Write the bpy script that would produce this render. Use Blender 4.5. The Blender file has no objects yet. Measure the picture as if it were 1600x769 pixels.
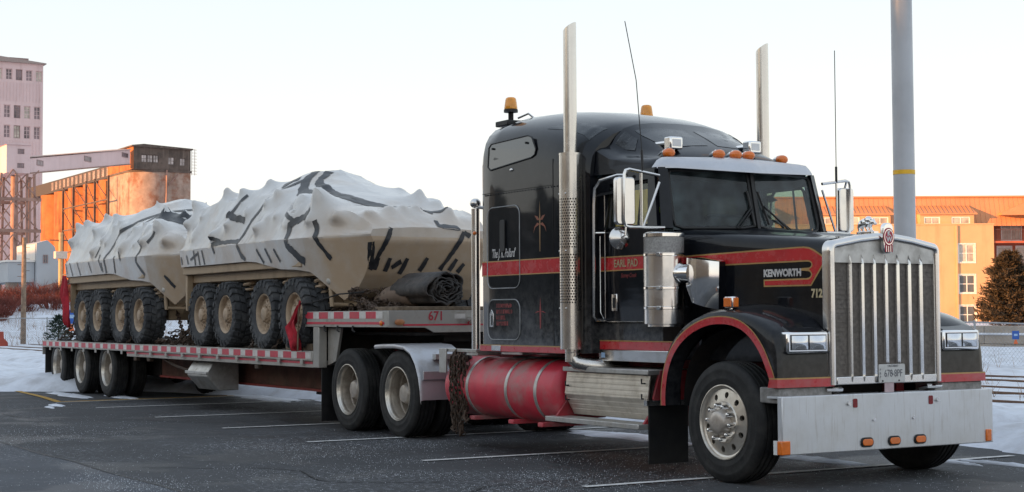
import bpy, bmesh, math, random
from mathutils import Vector, Matrix, noise
from mathutils.bvhtree import BVHTree
random.seed(7)
PI = math.pi
def rad(a): return math.radians(a)
S = bpy.context.scene
C = S.collection

# ------------------------------------------------------------------ camera
cd = bpy.data.cameras.new('camera'); cam = bpy.data.objects.new('camera', cd); C.objects.link(cam)
cd.sensor_width = 36; cd.lens = 2453.3 / 1600 * 36; cd.clip_start = .2; cd.clip_end = 4000
yaw, pitch, roll = 2.5975, .0445, -.0055
fw = Vector((math.cos(yaw) * math.cos(pitch), math.sin(yaw) * math.cos(pitch), math.sin(pitch)))
rt = Vector((math.sin(yaw), -math.cos(yaw), 0)); up = rt.cross(fw)
rt2 = math.cos(roll) * rt + math.sin(roll) * up; up2 = -math.sin(roll) * rt + math.cos(roll) * up
m = Matrix((rt2, up2, -fw)).transposed().to_4x4(); m.translation = Vector((10.556, -9.674, 1.429))
cam.matrix_world = m
S.camera = cam

# ------------------------------------------------------------------ world, sun, exposure
SUN_EL = rad(7.0); SUN_DIR = Vector((-.04, -1.0, 0)).normalized()      # horizontal direction towards the sun
wd = bpy.data.worlds.new('World'); S.world = wd; wd.use_nodes = True
nt = wd.node_tree; nt.nodes.clear()
out = nt.nodes.new('ShaderNodeOutputWorld'); bg = nt.nodes.new('ShaderNodeBackground'); sky = nt.nodes.new('ShaderNodeTexSky')
sky.sky_type = 'NISHITA'; sky.sun_disc = False; sky.sun_elevation = SUN_EL
sky.sun_rotation = math.atan2(SUN_DIR.x, SUN_DIR.y); sky.air_density = 1.0; sky.dust_density = 1.2; sky.ozone_density = 1.0
mx = nt.nodes.new('ShaderNodeMix'); mx.data_type = 'RGBA'; mx.inputs[0].default_value = .72      # thin, even high cloud veil
tcw = nt.nodes.new('ShaderNodeTexCoord'); spw = nt.nodes.new('ShaderNodeSeparateXYZ'); rpw = nt.nodes.new('ShaderNodeValToRGB')
nt.links.new(tcw.outputs['Generated'], spw.inputs[0]); nt.links.new(spw.outputs[2], rpw.inputs[0])      # pale cream at the horizon, cool higher up, the same all round
rpw.color_ramp.elements[0].color = (.86, .80, .74, 1); rpw.color_ramp.elements[1].position = .9; rpw.color_ramp.elements[1].color = (.50, .60, .74, 1)
for p_, c_ in ((.07, (.84, .815, .79, 1)), (.20, (.72, .77, .81, 1))): e_ = rpw.color_ramp.elements.new(p_); e_.color = c_
scw = nt.nodes.new('ShaderNodeMix'); scw.data_type = 'RGBA'; scw.blend_type = 'MULTIPLY'; scw.inputs[0].default_value = 1; scw.inputs[7].default_value = (10.1, 10.05, 9.95, 1)
nt.links.new(rpw.outputs[0], scw.inputs[6]); nt.links.new(scw.outputs[2], mx.inputs[7])
nt.links.new(sky.outputs[0], mx.inputs[6]); nt.links.new(mx.outputs[2], bg.inputs[0])
bg.inputs[1].default_value = .083
nt.links.new(bg.outputs[0], out.inputs[0])
sl = bpy.data.lights.new('sun', 'SUN'); sl.energy = 5.0; sl.angle = rad(.6); sl.color = (1, .47, .17)
so = bpy.data.objects.new('sun', sl); C.objects.link(so)
sd = Vector((SUN_DIR.x * math.cos(SUN_EL), SUN_DIR.y * math.cos(SUN_EL), math.sin(SUN_EL)))
so.rotation_euler = sd.to_track_quat('Z', 'Y').to_euler(); so.location = (0, -30, 40)
vs = S.view_settings; vs.view_transform = 'Standard'; vs.look = 'None'; vs.exposure = .95; vs.gamma = 1; vs.use_curve_mapping = False

# ------------------------------------------------------------------ materials
MATS = {}
def mat(name, col, rough=.5, metal=0., var=.12, vs=6., bump=0., bs=80., dirt=None, da=.35, ds=5., zd=None, coat=0., spec=.5, alpha=None, emit=None, trans=0., sss=0., streak=None):
    """procedural Principled material. dirt=(r,g,b) blotches of amount da at scale ds; zd=(z0,z1,amount): grime heavier below z0 fading by z1."""
    if name in MATS: return MATS[name]
    mt = bpy.data.materials.new(name); mt.use_nodes = True; n = mt.node_tree; N = n.nodes; L = n.links
    b = N['Principled BSDF']
    geo = N.new('ShaderNodeNewGeometry')
    def noi(sc, det=4, ro=.6):
        t = N.new('ShaderNodeTexNoise'); t.inputs['Scale'].default_value = sc; t.inputs['Detail'].default_value = det; t.inputs['Roughness'].default_value = ro
        L.new(geo.outputs['Position'], t.inputs['Vector']); return t.outputs['Fac']
    def ramp(src, a, c):
        r = N.new('ShaderNodeMapRange'); r.interpolation_type = 'SMOOTHSTEP'; L.new(src, r.inputs[0]); r.inputs[1].default_value = a; r.inputs[2].default_value = c; return r.outputs[0]
    def mul(a, c):
        q = N.new('ShaderNodeMath'); q.operation = 'MULTIPLY'; L.new(a, q.inputs[0])
        if isinstance(c, float): q.inputs[1].default_value = c
        else: L.new(c, q.inputs[1])
        return q.outputs[0]
    def mix(f, a, c):
        q = N.new('ShaderNodeMix'); q.data_type = 'RGBA'; L.new(f, q.inputs[0])
        for i, v in ((6, a), (7, c)):
            if isinstance(v, tuple): q.inputs[i].default_value = (*v[:3], 1)
            else: L.new(v, q.inputs[i])
        return q.outputs[2]
    lo = tuple(max(0, c * (1 - var)) for c in col[:3]); hi = tuple(c * (1 + var) for c in col[:3])
    c = mix(ramp(noi(vs), .3, .7), lo, hi)
    rfac = None
    if dirt is not None:
        f = mul(ramp(noi(ds, 6, .65), .42, .72), da)
        c = mix(f, c, dirt); rfac = f
        if zd:
            sp = N.new('ShaderNodeSeparateXYZ'); L.new(geo.outputs['Position'], sp.inputs[0])
            g = mul(ramp(sp.outputs[2], zd[1], zd[0]), ramp(noi(ds * 1.7, 6, .7), .25, .75)); g = mul(g, zd[2])
            c = mix(g, c, dirt)
            mxm = N.new('ShaderNodeMath'); mxm.operation = 'MAXIMUM'; L.new(f, mxm.inputs[0]); L.new(g, mxm.inputs[1]); rfac = mxm.outputs[0]
    if streak:      # vertical run-off streaks (colour, amount, fineness)
        mp = N.new('ShaderNodeMapping'); mp.inputs['Scale'].default_value = (streak[2], streak[2], streak[2] * .07); L.new(geo.outputs['Position'], mp.inputs[0])
        t = N.new('ShaderNodeTexNoise'); t.inputs['Scale'].default_value = 1; t.inputs['Detail'].default_value = 5; t.inputs['Roughness'].default_value = .65; L.new(mp.outputs[0], t.inputs['Vector'])
        c = mix(mul(ramp(t.outputs['Fac'], .52, .70), streak[1]), c, streak[0])
    L.new(c, b.inputs['Base Color'])
    b.inputs['Metallic'].default_value = metal; b.inputs['Specular IOR Level'].default_value = spec
    if rfac is not None:
        q = N.new('ShaderNodeMapRange'); L.new(rfac, q.inputs[0]); q.inputs[3].default_value = rough; q.inputs[4].default_value = max(rough, .75); L.new(q.outputs[0], b.inputs['Roughness'])
    else:
        q = N.new('ShaderNodeMapRange'); L.new(noi(vs * 2.3), q.inputs[0]); q.inputs[3].default_value = rough * .8; q.inputs[4].default_value = min(1, rough * 1.2); L.new(q.outputs[0], b.inputs['Roughness'])
    if coat: b.inputs['Coat Weight'].default_value = coat; b.inputs['Coat Roughness'].default_value = .04
    if bump:
        bp = N.new('ShaderNodeBump'); bp.inputs['Strength'].default_value = bump; bp.inputs['Distance'].default_value = .01
        L.new(noi(bs, 5, .6), bp.inputs['Height']); L.new(bp.outputs[0], b.inputs['Normal'])
    if emit: b.inputs['Emission Color'].default_value = (*emit[:3], 1); b.inputs['Emission Strength'].default_value = emit[3]
    if trans: b.inputs['Transmission Weight'].default_value = trans; b.inputs['IOR'].default_value = 1.1
    if sss: b.inputs['Subsurface Weight'].default_value = sss; b.inputs['Subsurface Radius'].default_value = (.1, .08, .06)
    MATS[name] = mt; return mt
def glass(name, tint=(.35, .42, .42), op=.55):
    mt = bpy.data.materials.new(name); mt.use_nodes = True; n = mt.node_tree; N = n.nodes; L = n.links; N.clear()
    o = N.new('ShaderNodeOutputMaterial'); g = N.new('ShaderNodeBsdfGlossy'); g.inputs['Roughness'].default_value = .02
    t = N.new('ShaderNodeBsdfTransparent'); t.inputs[0].default_value = (*tint, 1)
    fr = N.new('ShaderNodeFresnel'); gb = N.new('ShaderNodeNewGeometry'); ir = N.new('ShaderNodeMapRange'); L.new(gb.outputs['Backfacing'], ir.inputs[0]); ir.inputs[3].default_value = 1.5; ir.inputs[4].default_value = 1 / 1.5; L.new(ir.outputs[0], fr.inputs[0])
    mxs = N.new('ShaderNodeMixShader'); L.new(fr.outputs[0], mxs.inputs[0]); L.new(t.outputs[0], mxs.inputs[1]); L.new(g.outputs[0], mxs.inputs[2])
    d = N.new('ShaderNodeBsdfDiffuse'); d.inputs[0].default_value = (.36, .45, .48, 1)
    m2 = N.new('ShaderNodeMixShader'); tx = N.new('ShaderNodeTexNoise'); tx.inputs['Scale'].default_value = 7; tx.inputs['Detail'].default_value = 5
    geo = N.new('ShaderNodeNewGeometry'); L.new(geo.outputs['Position'], tx.inputs['Vector'])
    mr = N.new('ShaderNodeMapRange'); L.new(tx.outputs[0], mr.inputs[0]); mr.inputs[1].default_value = .35; mr.inputs[2].default_value = .8; mr.inputs[3].default_value = .02; mr.inputs[4].default_value = .02 + op
    L.new(mr.outputs[0], m2.inputs[0]); L.new(mxs.outputs[0], m2.inputs[1]); L.new(d.outputs[0], m2.inputs[2]); L.new(m2.outputs[0], o.inputs[0])
    MATS[name] = mt; return mt

DUST = (.20, .195, .19)
BLACK = mat('black_paint', (.005, .006, .009), .3, 0, .2, 3, dirt=DUST, da=.03, ds=9, zd=(.9, 1.65, .14), coat=.55, spec=.06)
BLACKD = mat('dusty_black_paint', (.005, .006, .009), .3, 0, .2, 3, dirt=DUST, da=.03, ds=9, zd=(1.0, 2.0, .50), coat=.72, spec=.06)
RED = mat('red_stripe_paint', (.50, .012, .018), .25, 0, .08, 5, dirt=(.40, .20, .19), da=.14, ds=9, zd=(.9, 1.5, .30), coat=.6)
GOLD = mat('gold_pinstripe', (.45, .27, .10), .35, .2, .1, 10)
REDF = mat('red_frame_paint', (.30, .022, .03), .5, 0, .2, 5, dirt=(.14, .10, .09), da=.6, ds=6)
TANKR = mat('red_tank_paint', (.56, .034, .06), .42, 0, .12, 3, dirt=(.36, .225, .21), da=1.0, ds=1.9, coat=.08)
DISH = mat('dusty_painted_rim', (.56, .505, .44), .42, .3, .08, 5, dirt=(.34, .27, .21), da=.5, ds=8)
HUBS = mat('dusty_hub', (.50, .45, .40), .38, .6, .08, 7, dirt=(.28, .22, .17), da=.5, ds=12)
CHROME = mat('chrome', (.86, .85, .84), .10, 1, .04, 3)
STEEL = mat('stainless_steel', (.74, .72, .70), .17, 1, .05, 3, dirt=(.42, .39, .36), da=.22, ds=2.5)
ALU = mat('dull_aluminium', (.52, .51, .49), .42, .75, .1, 7, dirt=(.30, .265, .22), da=.55, ds=6)
ALUW = mat('bumper_aluminium', (.66, .675, .70), .30, .40, .04, 2, dirt=(.44, .41, .37), da=.30, ds=2.5, zd=(.3, .62, .30), streak=((.36, .32, .28), .38, 46))
DUSTY = mat('dusty_alloy', (.64, .59, .52), .30, .85, .08, 6, dirt=(.36, .29, .23), da=.45, ds=9)
RUB = mat('tyre_rubber', (.0075, .0075, .008), .72, 0, .25, 10, bump=.15, bs=60, dirt=(.050, .046, .042), da=.5, ds=5)
RUBD = mat('muddy_tyre_rubber', (.040, .042, .046), .85, 0, .3, 8, bump=.3, bs=45, dirt=(.15, .15, .15), da=.55, ds=5)
BLK = mat('black_plastic', (.007, .007, .008), .5, 0, .2, 10, dirt=(.04, .037, .034), da=.4, ds=6)
DARK = mat('dark_chassis_grime', (.009, .008, .008), .8, 0, .3, 8, dirt=(.04, .03, .025), da=.5, ds=6)
MESHG = mat('radiator_screen', (.19, .168, .15), .55, .4, .25, 30, bump=.6, bs=320, dirt=(.15, .125, .105), da=.5, ds=4)
AMB = mat('amber_lens', (.75, .17, .015), .18, 0, .1, 20, coat=.5)
AMBB = mat('beacon_amber', (.85, .33, .02), .15, 0, .15, 12, coat=.6, sss=.3)
REDL = mat('red_lens', (.20, .006, .008), .2, 0, .1, 10)
WHITE = mat('white_paint', (.72, .72, .71), .45, 0, .05, 8)
LENS = mat('headlamp_lens', (.72, .74, .78), .10, .8, .06, 9)
GLASS = glass('windscreen_glass', (.30, .45, .50), .15)
SIDEGL = glass('side_window_glass', (.88, .86, .70), .04)
TAN = mat('tan_armour_paint', (.44, .325, .21), .62, 0, .14, 3, dirt=(.17, .13, .095), da=.6, ds=3)
TANR = mat('tan_wheel_paint', (.43, .32, .22), .6, 0, .12, 9, dirt=(.20, .15, .11), da=.55, ds=10)
TAPE = mat('black_tape', (.020, .021, .025), .38, 0, .3, 14, dirt=(.10, .10, .10), da=.3, ds=12)
REFR = mat('reflective_red', (.55, .02, .05), .4, 0, .1, 20, dirt=(.30, .15, .14), da=.35, ds=9)
REFW = mat('reflective_white', (.62, .59, .56), .4, 0, .08, 20, dirt=(.35, .31, .28), da=.4, ds=9)
GALV = mat('galvanised_steel', (.36, .37, .38), .55, .5, .15, 10)
RUST = mat('rusty_chain_steel', (.085, .062, .048), .7, .5, .4, 25, dirt=(.13, .065, .035), da=.5, ds=30)
FLAG = mat('red_flag_cloth', (.42, .015, .03), .8, 0, .25, 9, bump=.3, bs=40)
WOOD = mat('weathered_wood', (.17, .125, .085), .85, 0, .3, 12, bump=.4, bs=50)
DECK = mat('grey_deck_planks', (.24, .215, .185), .85, 0, .25, 5, bump=.3, bs=40, dirt=(.10, .08, .06), da=.5, ds=3)

# ------------------------------------------------------------------ mesh helpers
class M:
    def __init__(s): s.v = []; s.f = []
    def add(s, vs, fs):
        o = len(s.v); s.v += [tuple(v) for v in vs]; s.f += [tuple(i + o for i in f) for f in fs]; return s
    def box(s, x0, x1, y0, y1, z0, z1):
        v = [(x, y, z) for x in (x0, x1) for y in (y0, y1) for z in (z0, z1)]
        return s.add(v, [(0, 1, 3, 2), (4, 6, 7, 5), (0, 4, 5, 1), (2, 3, 7, 6), (0, 2, 6, 4), (1, 5, 7, 3)])
    def bar(s, a, b, w, h, upv=(0, 0, 1)):
        a, b = Vector(a), Vector(b); d = (b - a).normalized(); u_ = Vector(upv)
        if abs(d.dot(u_)) > .95: u_ = Vector((1, 0, 0))
        sx = d.cross(u_).normalized(); uy = sx.cross(d)
        v = [p + sx * i * w / 2 + uy * j * h / 2 for p in (a, b) for i, j in ((-1, -1), (1, -1), (1, 1), (-1, 1))]
        return s.add(v, [(3, 2, 1, 0), (4, 5, 6, 7), (0, 1, 5, 4), (1, 2, 6, 5), (2, 3, 7, 6), (3, 0, 4, 7)])
    def tube(s, pts, r, n=8, cap=True):
        pts = [Vector(p) for p in pts]; rs = r if isinstance(r, (list, tuple)) else [r] * len(pts)
        rings = []; prev = None
        for i, p in enumerate(pts):
            d = ((pts[min(i + 1, len(pts) - 1)] - pts[max(i - 1, 0)])).normalized()
            if prev is None:
                prev = d.orthogonal().normalized()
            prev = (prev - d * prev.dot(d)).normalized(); q = d.cross(prev)
            rings.append([p + (prev * math.cos(2 * PI * k / n) + q * math.sin(2 * PI * k / n)) * rs[i] for k in range(n)])
        v = [x for R_ in rings for x in R_]; f = []
        for i in range(len(pts) - 1):
            for k in range(n): f.append((i * n + k, i * n + (k + 1) % n, (i + 1) * n + (k + 1) % n, (i + 1) * n + k))
        if cap: f += [tuple(range(n))[::-1], tuple((len(pts) - 1) * n + k for k in range(n))]
        return s.add(v, f)
    def cyl(s, a, b, r, n=20, r1=None): return s.tube([a, b], [r, r if r1 is None else r1], n)
    def lathe(s, prof, c=(0, 0, 0), ax='y', n=32, closed=False):
        """prof: (radius, position along axis); axis y or z or x through c"""
        v = []; k = len(prof)
        for i in range(n):
            a = 2 * PI * i / n; ca, sa = math.cos(a), math.sin(a)
            for r, h in prof:
                p = {'y': (r * sa, h, r * ca), 'z': (r * ca, r * sa, h), 'x': (h, r * ca, r * sa)}[ax]
                v.append((c[0] + p[0], c[1] + p[1], c[2] + p[2]))
        f = []
        for i in range(n):
            j = (i + 1) % n
            for q in range(k if closed else k - 1): f.append((i * k + q, i * k + (q + 1) % k, j * k + (q + 1) % k, j * k + q))
        return s.add(v, f)
    def prism(s, poly, ax, a0, a1):
        """poly of 2d points in the plane normal to ax: x->(y,z) y->(x,z) z->(x,y)"""
        P = {'x': lambda p, a: (a, p[0], p[1]), 'y': lambda p, a: (p[0], a, p[1]), 'z': lambda p, a: (p[0], p[1], a)}[ax]
        n = len(poly); v = [P(p, a0) for p in poly] + [P(p, a1) for p in poly]
        return s.add(v, [tuple(range(n))[::-1], tuple(range(n, 2 * n))] + [(i, (i + 1) % n, n + (i + 1) % n, n + i) for i in range(n)])
    def loft(s, rows, closed=False, cap0=False, cap1=False):
        n = len(rows[0]); v = [p for r_ in rows for p in r_]; f = []
        for i in range(len(rows) - 1):
            for k in range(n if closed else n - 1): f.append((i * n + k, i * n + (k + 1) % n, (i + 1) * n + (k + 1) % n, (i + 1) * n + k))
        if cap0: f.append(tuple(range(n))[::-1])
        if cap1: f.append(tuple((len(rows) - 1) * n + k for k in range(n)))
        return s.add(v, f)
    def ball(s, c, r, n=12, sq=(1, 1, 1)):
        rows = []
        for i in range(1, n):
            t = PI * i / n; rows.append([(c[0] + r * sq[0] * math.sin(t) * math.cos(2 * PI * k / (2 * n)), c[1] + r * sq[1] * math.sin(t) * math.sin(2 * PI * k / (2 * n)), c[2] + r * sq[2] * math.cos(t)) for k in range(2 * n)])
        return s.loft(rows, True, True, True)
    def xf(s, mt): s.v = [tuple(mt @ Vector(v)) for v in s.v]; return s
    def mir(s):
        s.v = [(x, -y, z) for x, y, z in s.v]; s.f = [f[::-1] for f in s.f]; return s
    def mesh(s, name, mt, smooth=35, fix=True):
        me = bpy.data.meshes.new(name); me.from_pydata(s.v, [], s.f)
        if fix:
            bm = bmesh.new(); bm.from_mesh(me); bmesh.ops.recalc_face_normals(bm, faces=bm.faces); bm.to_mesh(me); bm.free()
        me.update()
        if smooth:
            me.polygons.foreach_set('use_smooth', [True] * len(me.polygons)); me.set_sharp_from_angle(angle=rad(smooth))
        if mt is not None: me.materials.append(mt)
        return me
ROOT = {}
def link(o, parent=None):
    C.objects.link(o)
    if parent is not None:
        o.parent = parent
        if parent.name in ROOT and not o.get('_local'): o.location = o.location - ROOT[parent.name]
    return o
def O(name, mb, mt, parent=None, bev=0, smooth=35, loc=None, kind=None, fix=True):
    """one mesh object; coordinates are the world's for children of a thing() with world placement"""
    me = mb if isinstance(mb, bpy.types.Mesh) else mb.mesh(name, mt, smooth, fix)
    o = bpy.data.objects.new(name, me)
    if loc is not None: o.location = loc
    link(o, parent)
    if bev:
        b = o.modifiers.new('bevel', 'BEVEL'); b.width = bev; b.segments = 2; b.limit_method = 'ANGLE'; b.angle_limit = rad(40)
    if kind: o['kind'] = kind
    return o
def thing(name, label, cat, loc=(0, 0, 0), group=None):
    o = bpy.data.objects.new(name, None); o.location = loc; o.empty_display_size = .2; C.objects.link(o)
    o['label'] = label; o['category'] = cat
    if group: o['group'] = group
    ROOT[o.name] = Vector(loc); return o
def tag(o, label, cat, group=None):
    o['label'] = label; o['category'] = cat
    if group: o['group'] = group
    return o
def copy_tree(o, parent=None):
    c = o.copy(); C.objects.link(c); c.parent = parent
    for ch in list(o.children): copy_tree(ch, c)
    return c
FONTS = {}
def text_mesh(body, size, mtx, mt, ext=.001, shear=0, sx=1., bold=0., align='CENTER'):
    cu = bpy.data.curves.new('lettering', 'FONT'); cu.body = body; cu.size = size; cu.extrude = ext; cu.shear = shear; cu.align_x = align; cu.align_y = 'CENTER'; cu.offset = bold; cu.resolution_u = 3
    ob = bpy.data.objects.new('lettering', cu); C.objects.link(ob)
    me = bpy.data.meshes.new_from_object(ob.evaluated_get(bpy.context.evaluated_depsgraph_get()))
    bpy.data.objects.remove(ob); bpy.data.curves.remove(cu)
    me.transform(Matrix.Diagonal((sx, 1, 1, 1))); me.transform(mtx); me.materials.clear(); me.materials.append(mt); return me
def face_mtx(p, xdir, zdir=(0, 0, 1)):
    x = Vector(xdir).normalized(); y = Vector(zdir).normalized(); z = x.cross(y).normalized(); y = z.cross(x)
    mm = Matrix((x, y, z)).transposed().to_4x4(); mm.translation = Vector(p); return mm
def rrect(cx, cy, w, h, r, n=5):
    p = []
    for qx, qy, a in ((1, 1, 0), (-1, 1, 90), (-1, -1, 180), (1, -1, 270)):
        for i in range(n + 1):
            t = rad(a + 90 * i / n); p.append((cx + qx * (w / 2 - r) + r * math.cos(t), cy + qy * (h / 2 - r) + r * math.sin(t)))
    return p
def fbm(x, y, z=0, o=4): return noise.fractal(Vector((x, y, z)), 1.0, 2.0, o, noise_basis='PERLIN_ORIGINAL')
def sstep(a, b, x):
    t = max(0, min(1, (x - a) / (b - a))); return t * t * (3 - 2 * t)
def lerp(a, b, t): return a + (b - a) * t
def interp(tab, x):
    if x <= tab[0][0]: return tab[0][1:]
    for p, q in zip(tab, tab[1:]):
        if x <= q[0]:
            t = (x - p[0]) / (q[0] - p[0]); return tuple(lerp(a, b, t) for a, b in zip(p[1:], q[1:]))
    return tab[-1][1:]
# ================================================================== GROUND
def struct(o): o['kind'] = 'structure'; return o
SNOW = mat('snow', (.68, .71, .77), .75, 0, .08, 2.2, bump=.8, bs=9, dirt=(.30, .27, .25), da=.45, ds=1.6)
SNOWD = mat('snow_with_dead_grass', (.66, .68, .72), .8, 0, .1, 2.5, bump=.7, bs=9, dirt=(.20, .15, .11), da=.75, ds=1.3)
YE = [(-40, -3.2), (-22, -2.6), (-21, -2.2), (-19.3, .1), (-16, 1.2), (-14.2, 1.55), (-8, 2.3), (-4, 3.3), (-1.8, 3.5), (0, 2.9), (3, 2.7), (60, 3.2)]
def gh(x, y):
    d = max(y - interp(YE, x)[0], -21.9 - x) + .28 * fbm(x * .8, y * .8, 3) + .10 * fbm(x * 3.1, y * 3.1, 8)
    if d < -.5: return -.09
    h = -.06 + .20 * sstep(-.25, .35, d)
    h += .20 * sstep(.1, .9, d) * (1 - sstep(1.2, 3.0, d)) * (.75 + .6 * fbm(x * .6, y * .6, 1))
    h += (.06 * fbm(x * 1.7, y * 1.7, 5) + .03 * abs(fbm(x * 4.5, y * 4.5, 2))) * sstep(0, .6, d)
    if x < -22 and d > 0: h += .32 * sstep(-22.3, -25.5, x) * (1 - sstep(-31, -37, x)) * (.6 + .9 * fbm(x * .35, y * .5, 2)) * (1 - sstep(2.5, 4.5, y))
    if 4.6 < y < 16.5: h = lerp(h, .182 + .022 * fbm(x * 1.3, y * 1.3), sstep(4.8, 5.6, y))
    k = sstep(-64, -86, x) * (1 - sstep(38, 60, y))
    h += 2.15 * k + .25 * k * fbm(x * .25, y * .25, 9)
    h += .52 * sstep(37.7, 38.2, y) * (1 - k)
    if 20 < y < 37: h += .10 * fbm(x * .4, y * .4, 4)
    return h
def axis(*seg):
    r_ = []
    for a, b, s in seg:
        n = max(1, round((b - a) / s)); r_ += [a + (b - a) * i / n for i in range(n)]
    return r_ + [seg[-1][1]]
xs = axis((-300, -160, 14), (-160, -90, 3), (-90, -24, 1.0), (-24, 6, .22), (6, 60, 3))
ys = axis((-60, -5, 5), (-5, -1, .35), (-1, 7, .2), (7, 18, .55), (18, 37.5, 1), (37.5, 38.5, .25), (38.5, 130, 4))
g = M(); nx, ny = len(xs), len(ys)
g.v = [(x, y, gh(x, y)) for x in xs for y in ys]
g.f = [(i * ny + j, (i + 1) * ny + j, (i + 1) * ny + j + 1, i * ny + j + 1) for i in range(nx - 1) for j in range(ny - 1)]
struct(O('snowy_ground', g, SNOW, fix=False, smooth=180))
struct(O('ground', M().add([(-3000, -3000, -.35), (3000, -3000, -.35), (3000, 3000, -.35), (-3000, 3000, -.35)], [(0, 1, 2, 3)]), SNOWD, fix=False, smooth=0))

def asphalt(name, base, frost, wet, zdarkscale=.55):
    mt = bpy.data.materials.new(name); mt.use_nodes = True; n = mt.node_tree; N = n.nodes; L = n.links; b = N['Principled BSDF']
    geo = N.new('ShaderNodeNewGeometry')
    def noi(sc, det=5, ro=.6, off=0):
        t = N.new('ShaderNodeTexNoise'); t.inputs['Scale'].default_value = sc; t.inputs['Detail'].default_value = det; t.inputs['Roughness'].default_value = ro
        mp = N.new('ShaderNodeMapping'); mp.inputs['Location'].default_value = (off, off, 0); L.new(geo.outputs['Position'], mp.inputs[0]); L.new(mp.outputs[0], t.inputs['Vector']); return t.outputs['Fac']
    def mr(s, a, c, lo=0, hi=1):
        r = N.new('ShaderNodeMapRange'); r.interpolation_type = 'SMOOTHSTEP'; L.new(s, r.inputs[0])
        for i, v in enumerate((a, c, lo, hi)): r.inputs[1 + i].default_value = v
        return r.outputs[0]
    def mth(op, a, c):
        q = N.new('ShaderNodeMath'); q.operation = op
        for i, v in enumerate((a, c)):
            if isinstance(v, (int, float)): q.inputs[i].default_value = v
            else: L.new(v, q.inputs[i])
        return q.outputs[0]
    def mix(f, a, c):
        q = N.new('ShaderNodeMix'); q.data_type = 'RGBA'; L.new(f, q.inputs[0])
        for i, v in ((6, a), (7, c)):
            if isinstance(v, tuple): q.inputs[i].default_value = (*v, 1)
            else: L.new(v, q.inputs[i])
        return q.outputs[2]
    agg = noi(95, 3, .7)
    c = mix(mr(agg, .35, .7), tuple(v * .75 for v in base), tuple(v * 1.35 for v in base))
    big = noi(.38, 5, .62, 4)
    c = mix(mr(big, .42, .62, 0, .75), c, tuple(v * 1.5 for v in base))                 # paler dry areas
    wetf = mr(noi(zdarkscale, 6, .6, 11), .48, .60, 0, wet)
    c = mix(wetf, c, (.010, .010, .011))
    fr = mth('MULTIPLY', mr(noi(15, 6, .9), .54, .62), mr(noi(.33, 4, .55, 23), .42, .60))
    fr2 = mth('MULTIPLY', mr(noi(4, 8, .9, 9), .55, .64), mr(noi(.5, 4, .55, 31), .46, .62))
    frs = mth('MULTIPLY', mth('MAXIMUM', fr, mth('MULTIPLY', fr2, .6)), frost)
    c = mix(frs, c, (.50, .52, .56))                                                     # frost and salt grains
    vo = N.new('ShaderNodeTexVoronoi'); vo.inputs['Scale'].default_value = 5; L.new(geo.outputs['Position'], vo.inputs['Vector'])
    c = mix(mr(vo.outputs['Distance'], .055, .02, 0, .45), c, (.55, .56, .58))                # scattered grit of ice
    L.new(c, b.inputs['Base Color'])
    L.new(mr(wetf, 0, wet, .85, .58), b.inputs['Roughness'])
    bp = N.new('ShaderNodeBump'); bp.inputs['Strength'].default_value = .55; bp.inputs['Distance'].default_value = .006; L.new(agg, bp.inputs['Height']); L.new(bp.outputs[0], b.inputs['Normal'])
    return mt
ASPH = asphalt('asphalt', (.033, .0345, .038), .60, .8)
ASPH2 = asphalt('old_asphalt', (.052, .057, .066), .5, .25)
# sheet cut into cells so that its edge hides under the snow
struct(O('parking_lot', M().add([(-23, -60, 0), (60, -60, 0), (60, 4.2, 0), (-23, 4.2, 0)], [(0, 1, 2, 3)]), ASPH, fix=False, smooth=0))
ed = [(-23 + i * .5, -5.31 + .045 * fbm(i * .35, 2) + .02 * fbm(i * 1.7, 7)) for i in range(167)]
struct(O('worn_asphalt', M().add([(x, y, .005) for x, y in ed] + [(x, -60, .005) for x, y in ed], [(i, i + 1, 167 + i + 1, 167 + i)[::-1] for i in range(166)]), ASPH2, fix=False, smooth=0))
crk = mat('tar_joint', (.012, .012, .012), .6)
struct(O('tar_joint', M().add([(x, y + .012, .009) for x, y in ed] + [(x, y - .022, .009) for x, y in ed], [(i, i + 1, 167 + i + 1, 167 + i)[::-1] for i in range(166)]), crk, fix=False, smooth=0))
LINE = mat('worn_line_paint', (.66, .65, .63), .8, 0, .08, 9, dirt=(.12, .12, .12), da=.5, ds=14)
LINEY = mat('worn_yellow_paint', (.48, .27, .03), .8, 0, .12, 9, dirt=(.10, .07, .04), da=.6, ds=12)
def strip(name, pts, w, mt, z=.010):
    m_ = M(); P = [Vector((x, y, 0)) for x, y in pts]; rows = []
    for i, p in enumerate(P):
        d = (P[min(i + 1, len(P) - 1)] - P[max(0, i - 1)]).normalized(); n_ = Vector((-d.y, d.x, 0)) * w / 2
        rows.append([(p.x - n_.x, p.y - n_.y, z), (p.x + n_.x, p.y + n_.y, z)])
    struct(O(name, m_.loft(rows), mt, fix=False, smooth=0))
for x, y1 in ((2.45, 2.6), (-.37, 2.75), (-3.22, 3.0), (-6.03, 2.4), (-8.72, 2.0), (-11.4, 1.8), (-14.3, 1.3)):
    strip('parking_line', [(x, -2.38), (x + .03, -.5), (x + .02, y1)], .095, LINE)
strip('yellow_line', [(-16.45, -2.35), (-16.5, -.8), (-16.6, 1.0)], .15, LINEY); strip('yellow_line', [(-16.4, -2.4), (-18.5, -2.16), (-21.4, -1.95)], .12, LINEY)
strip('parking_line', [(-16.22, -2.5), (-16.3, -.8), (-16.35, .9)], .07, LINE)
rc = random.Random(31)
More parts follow.
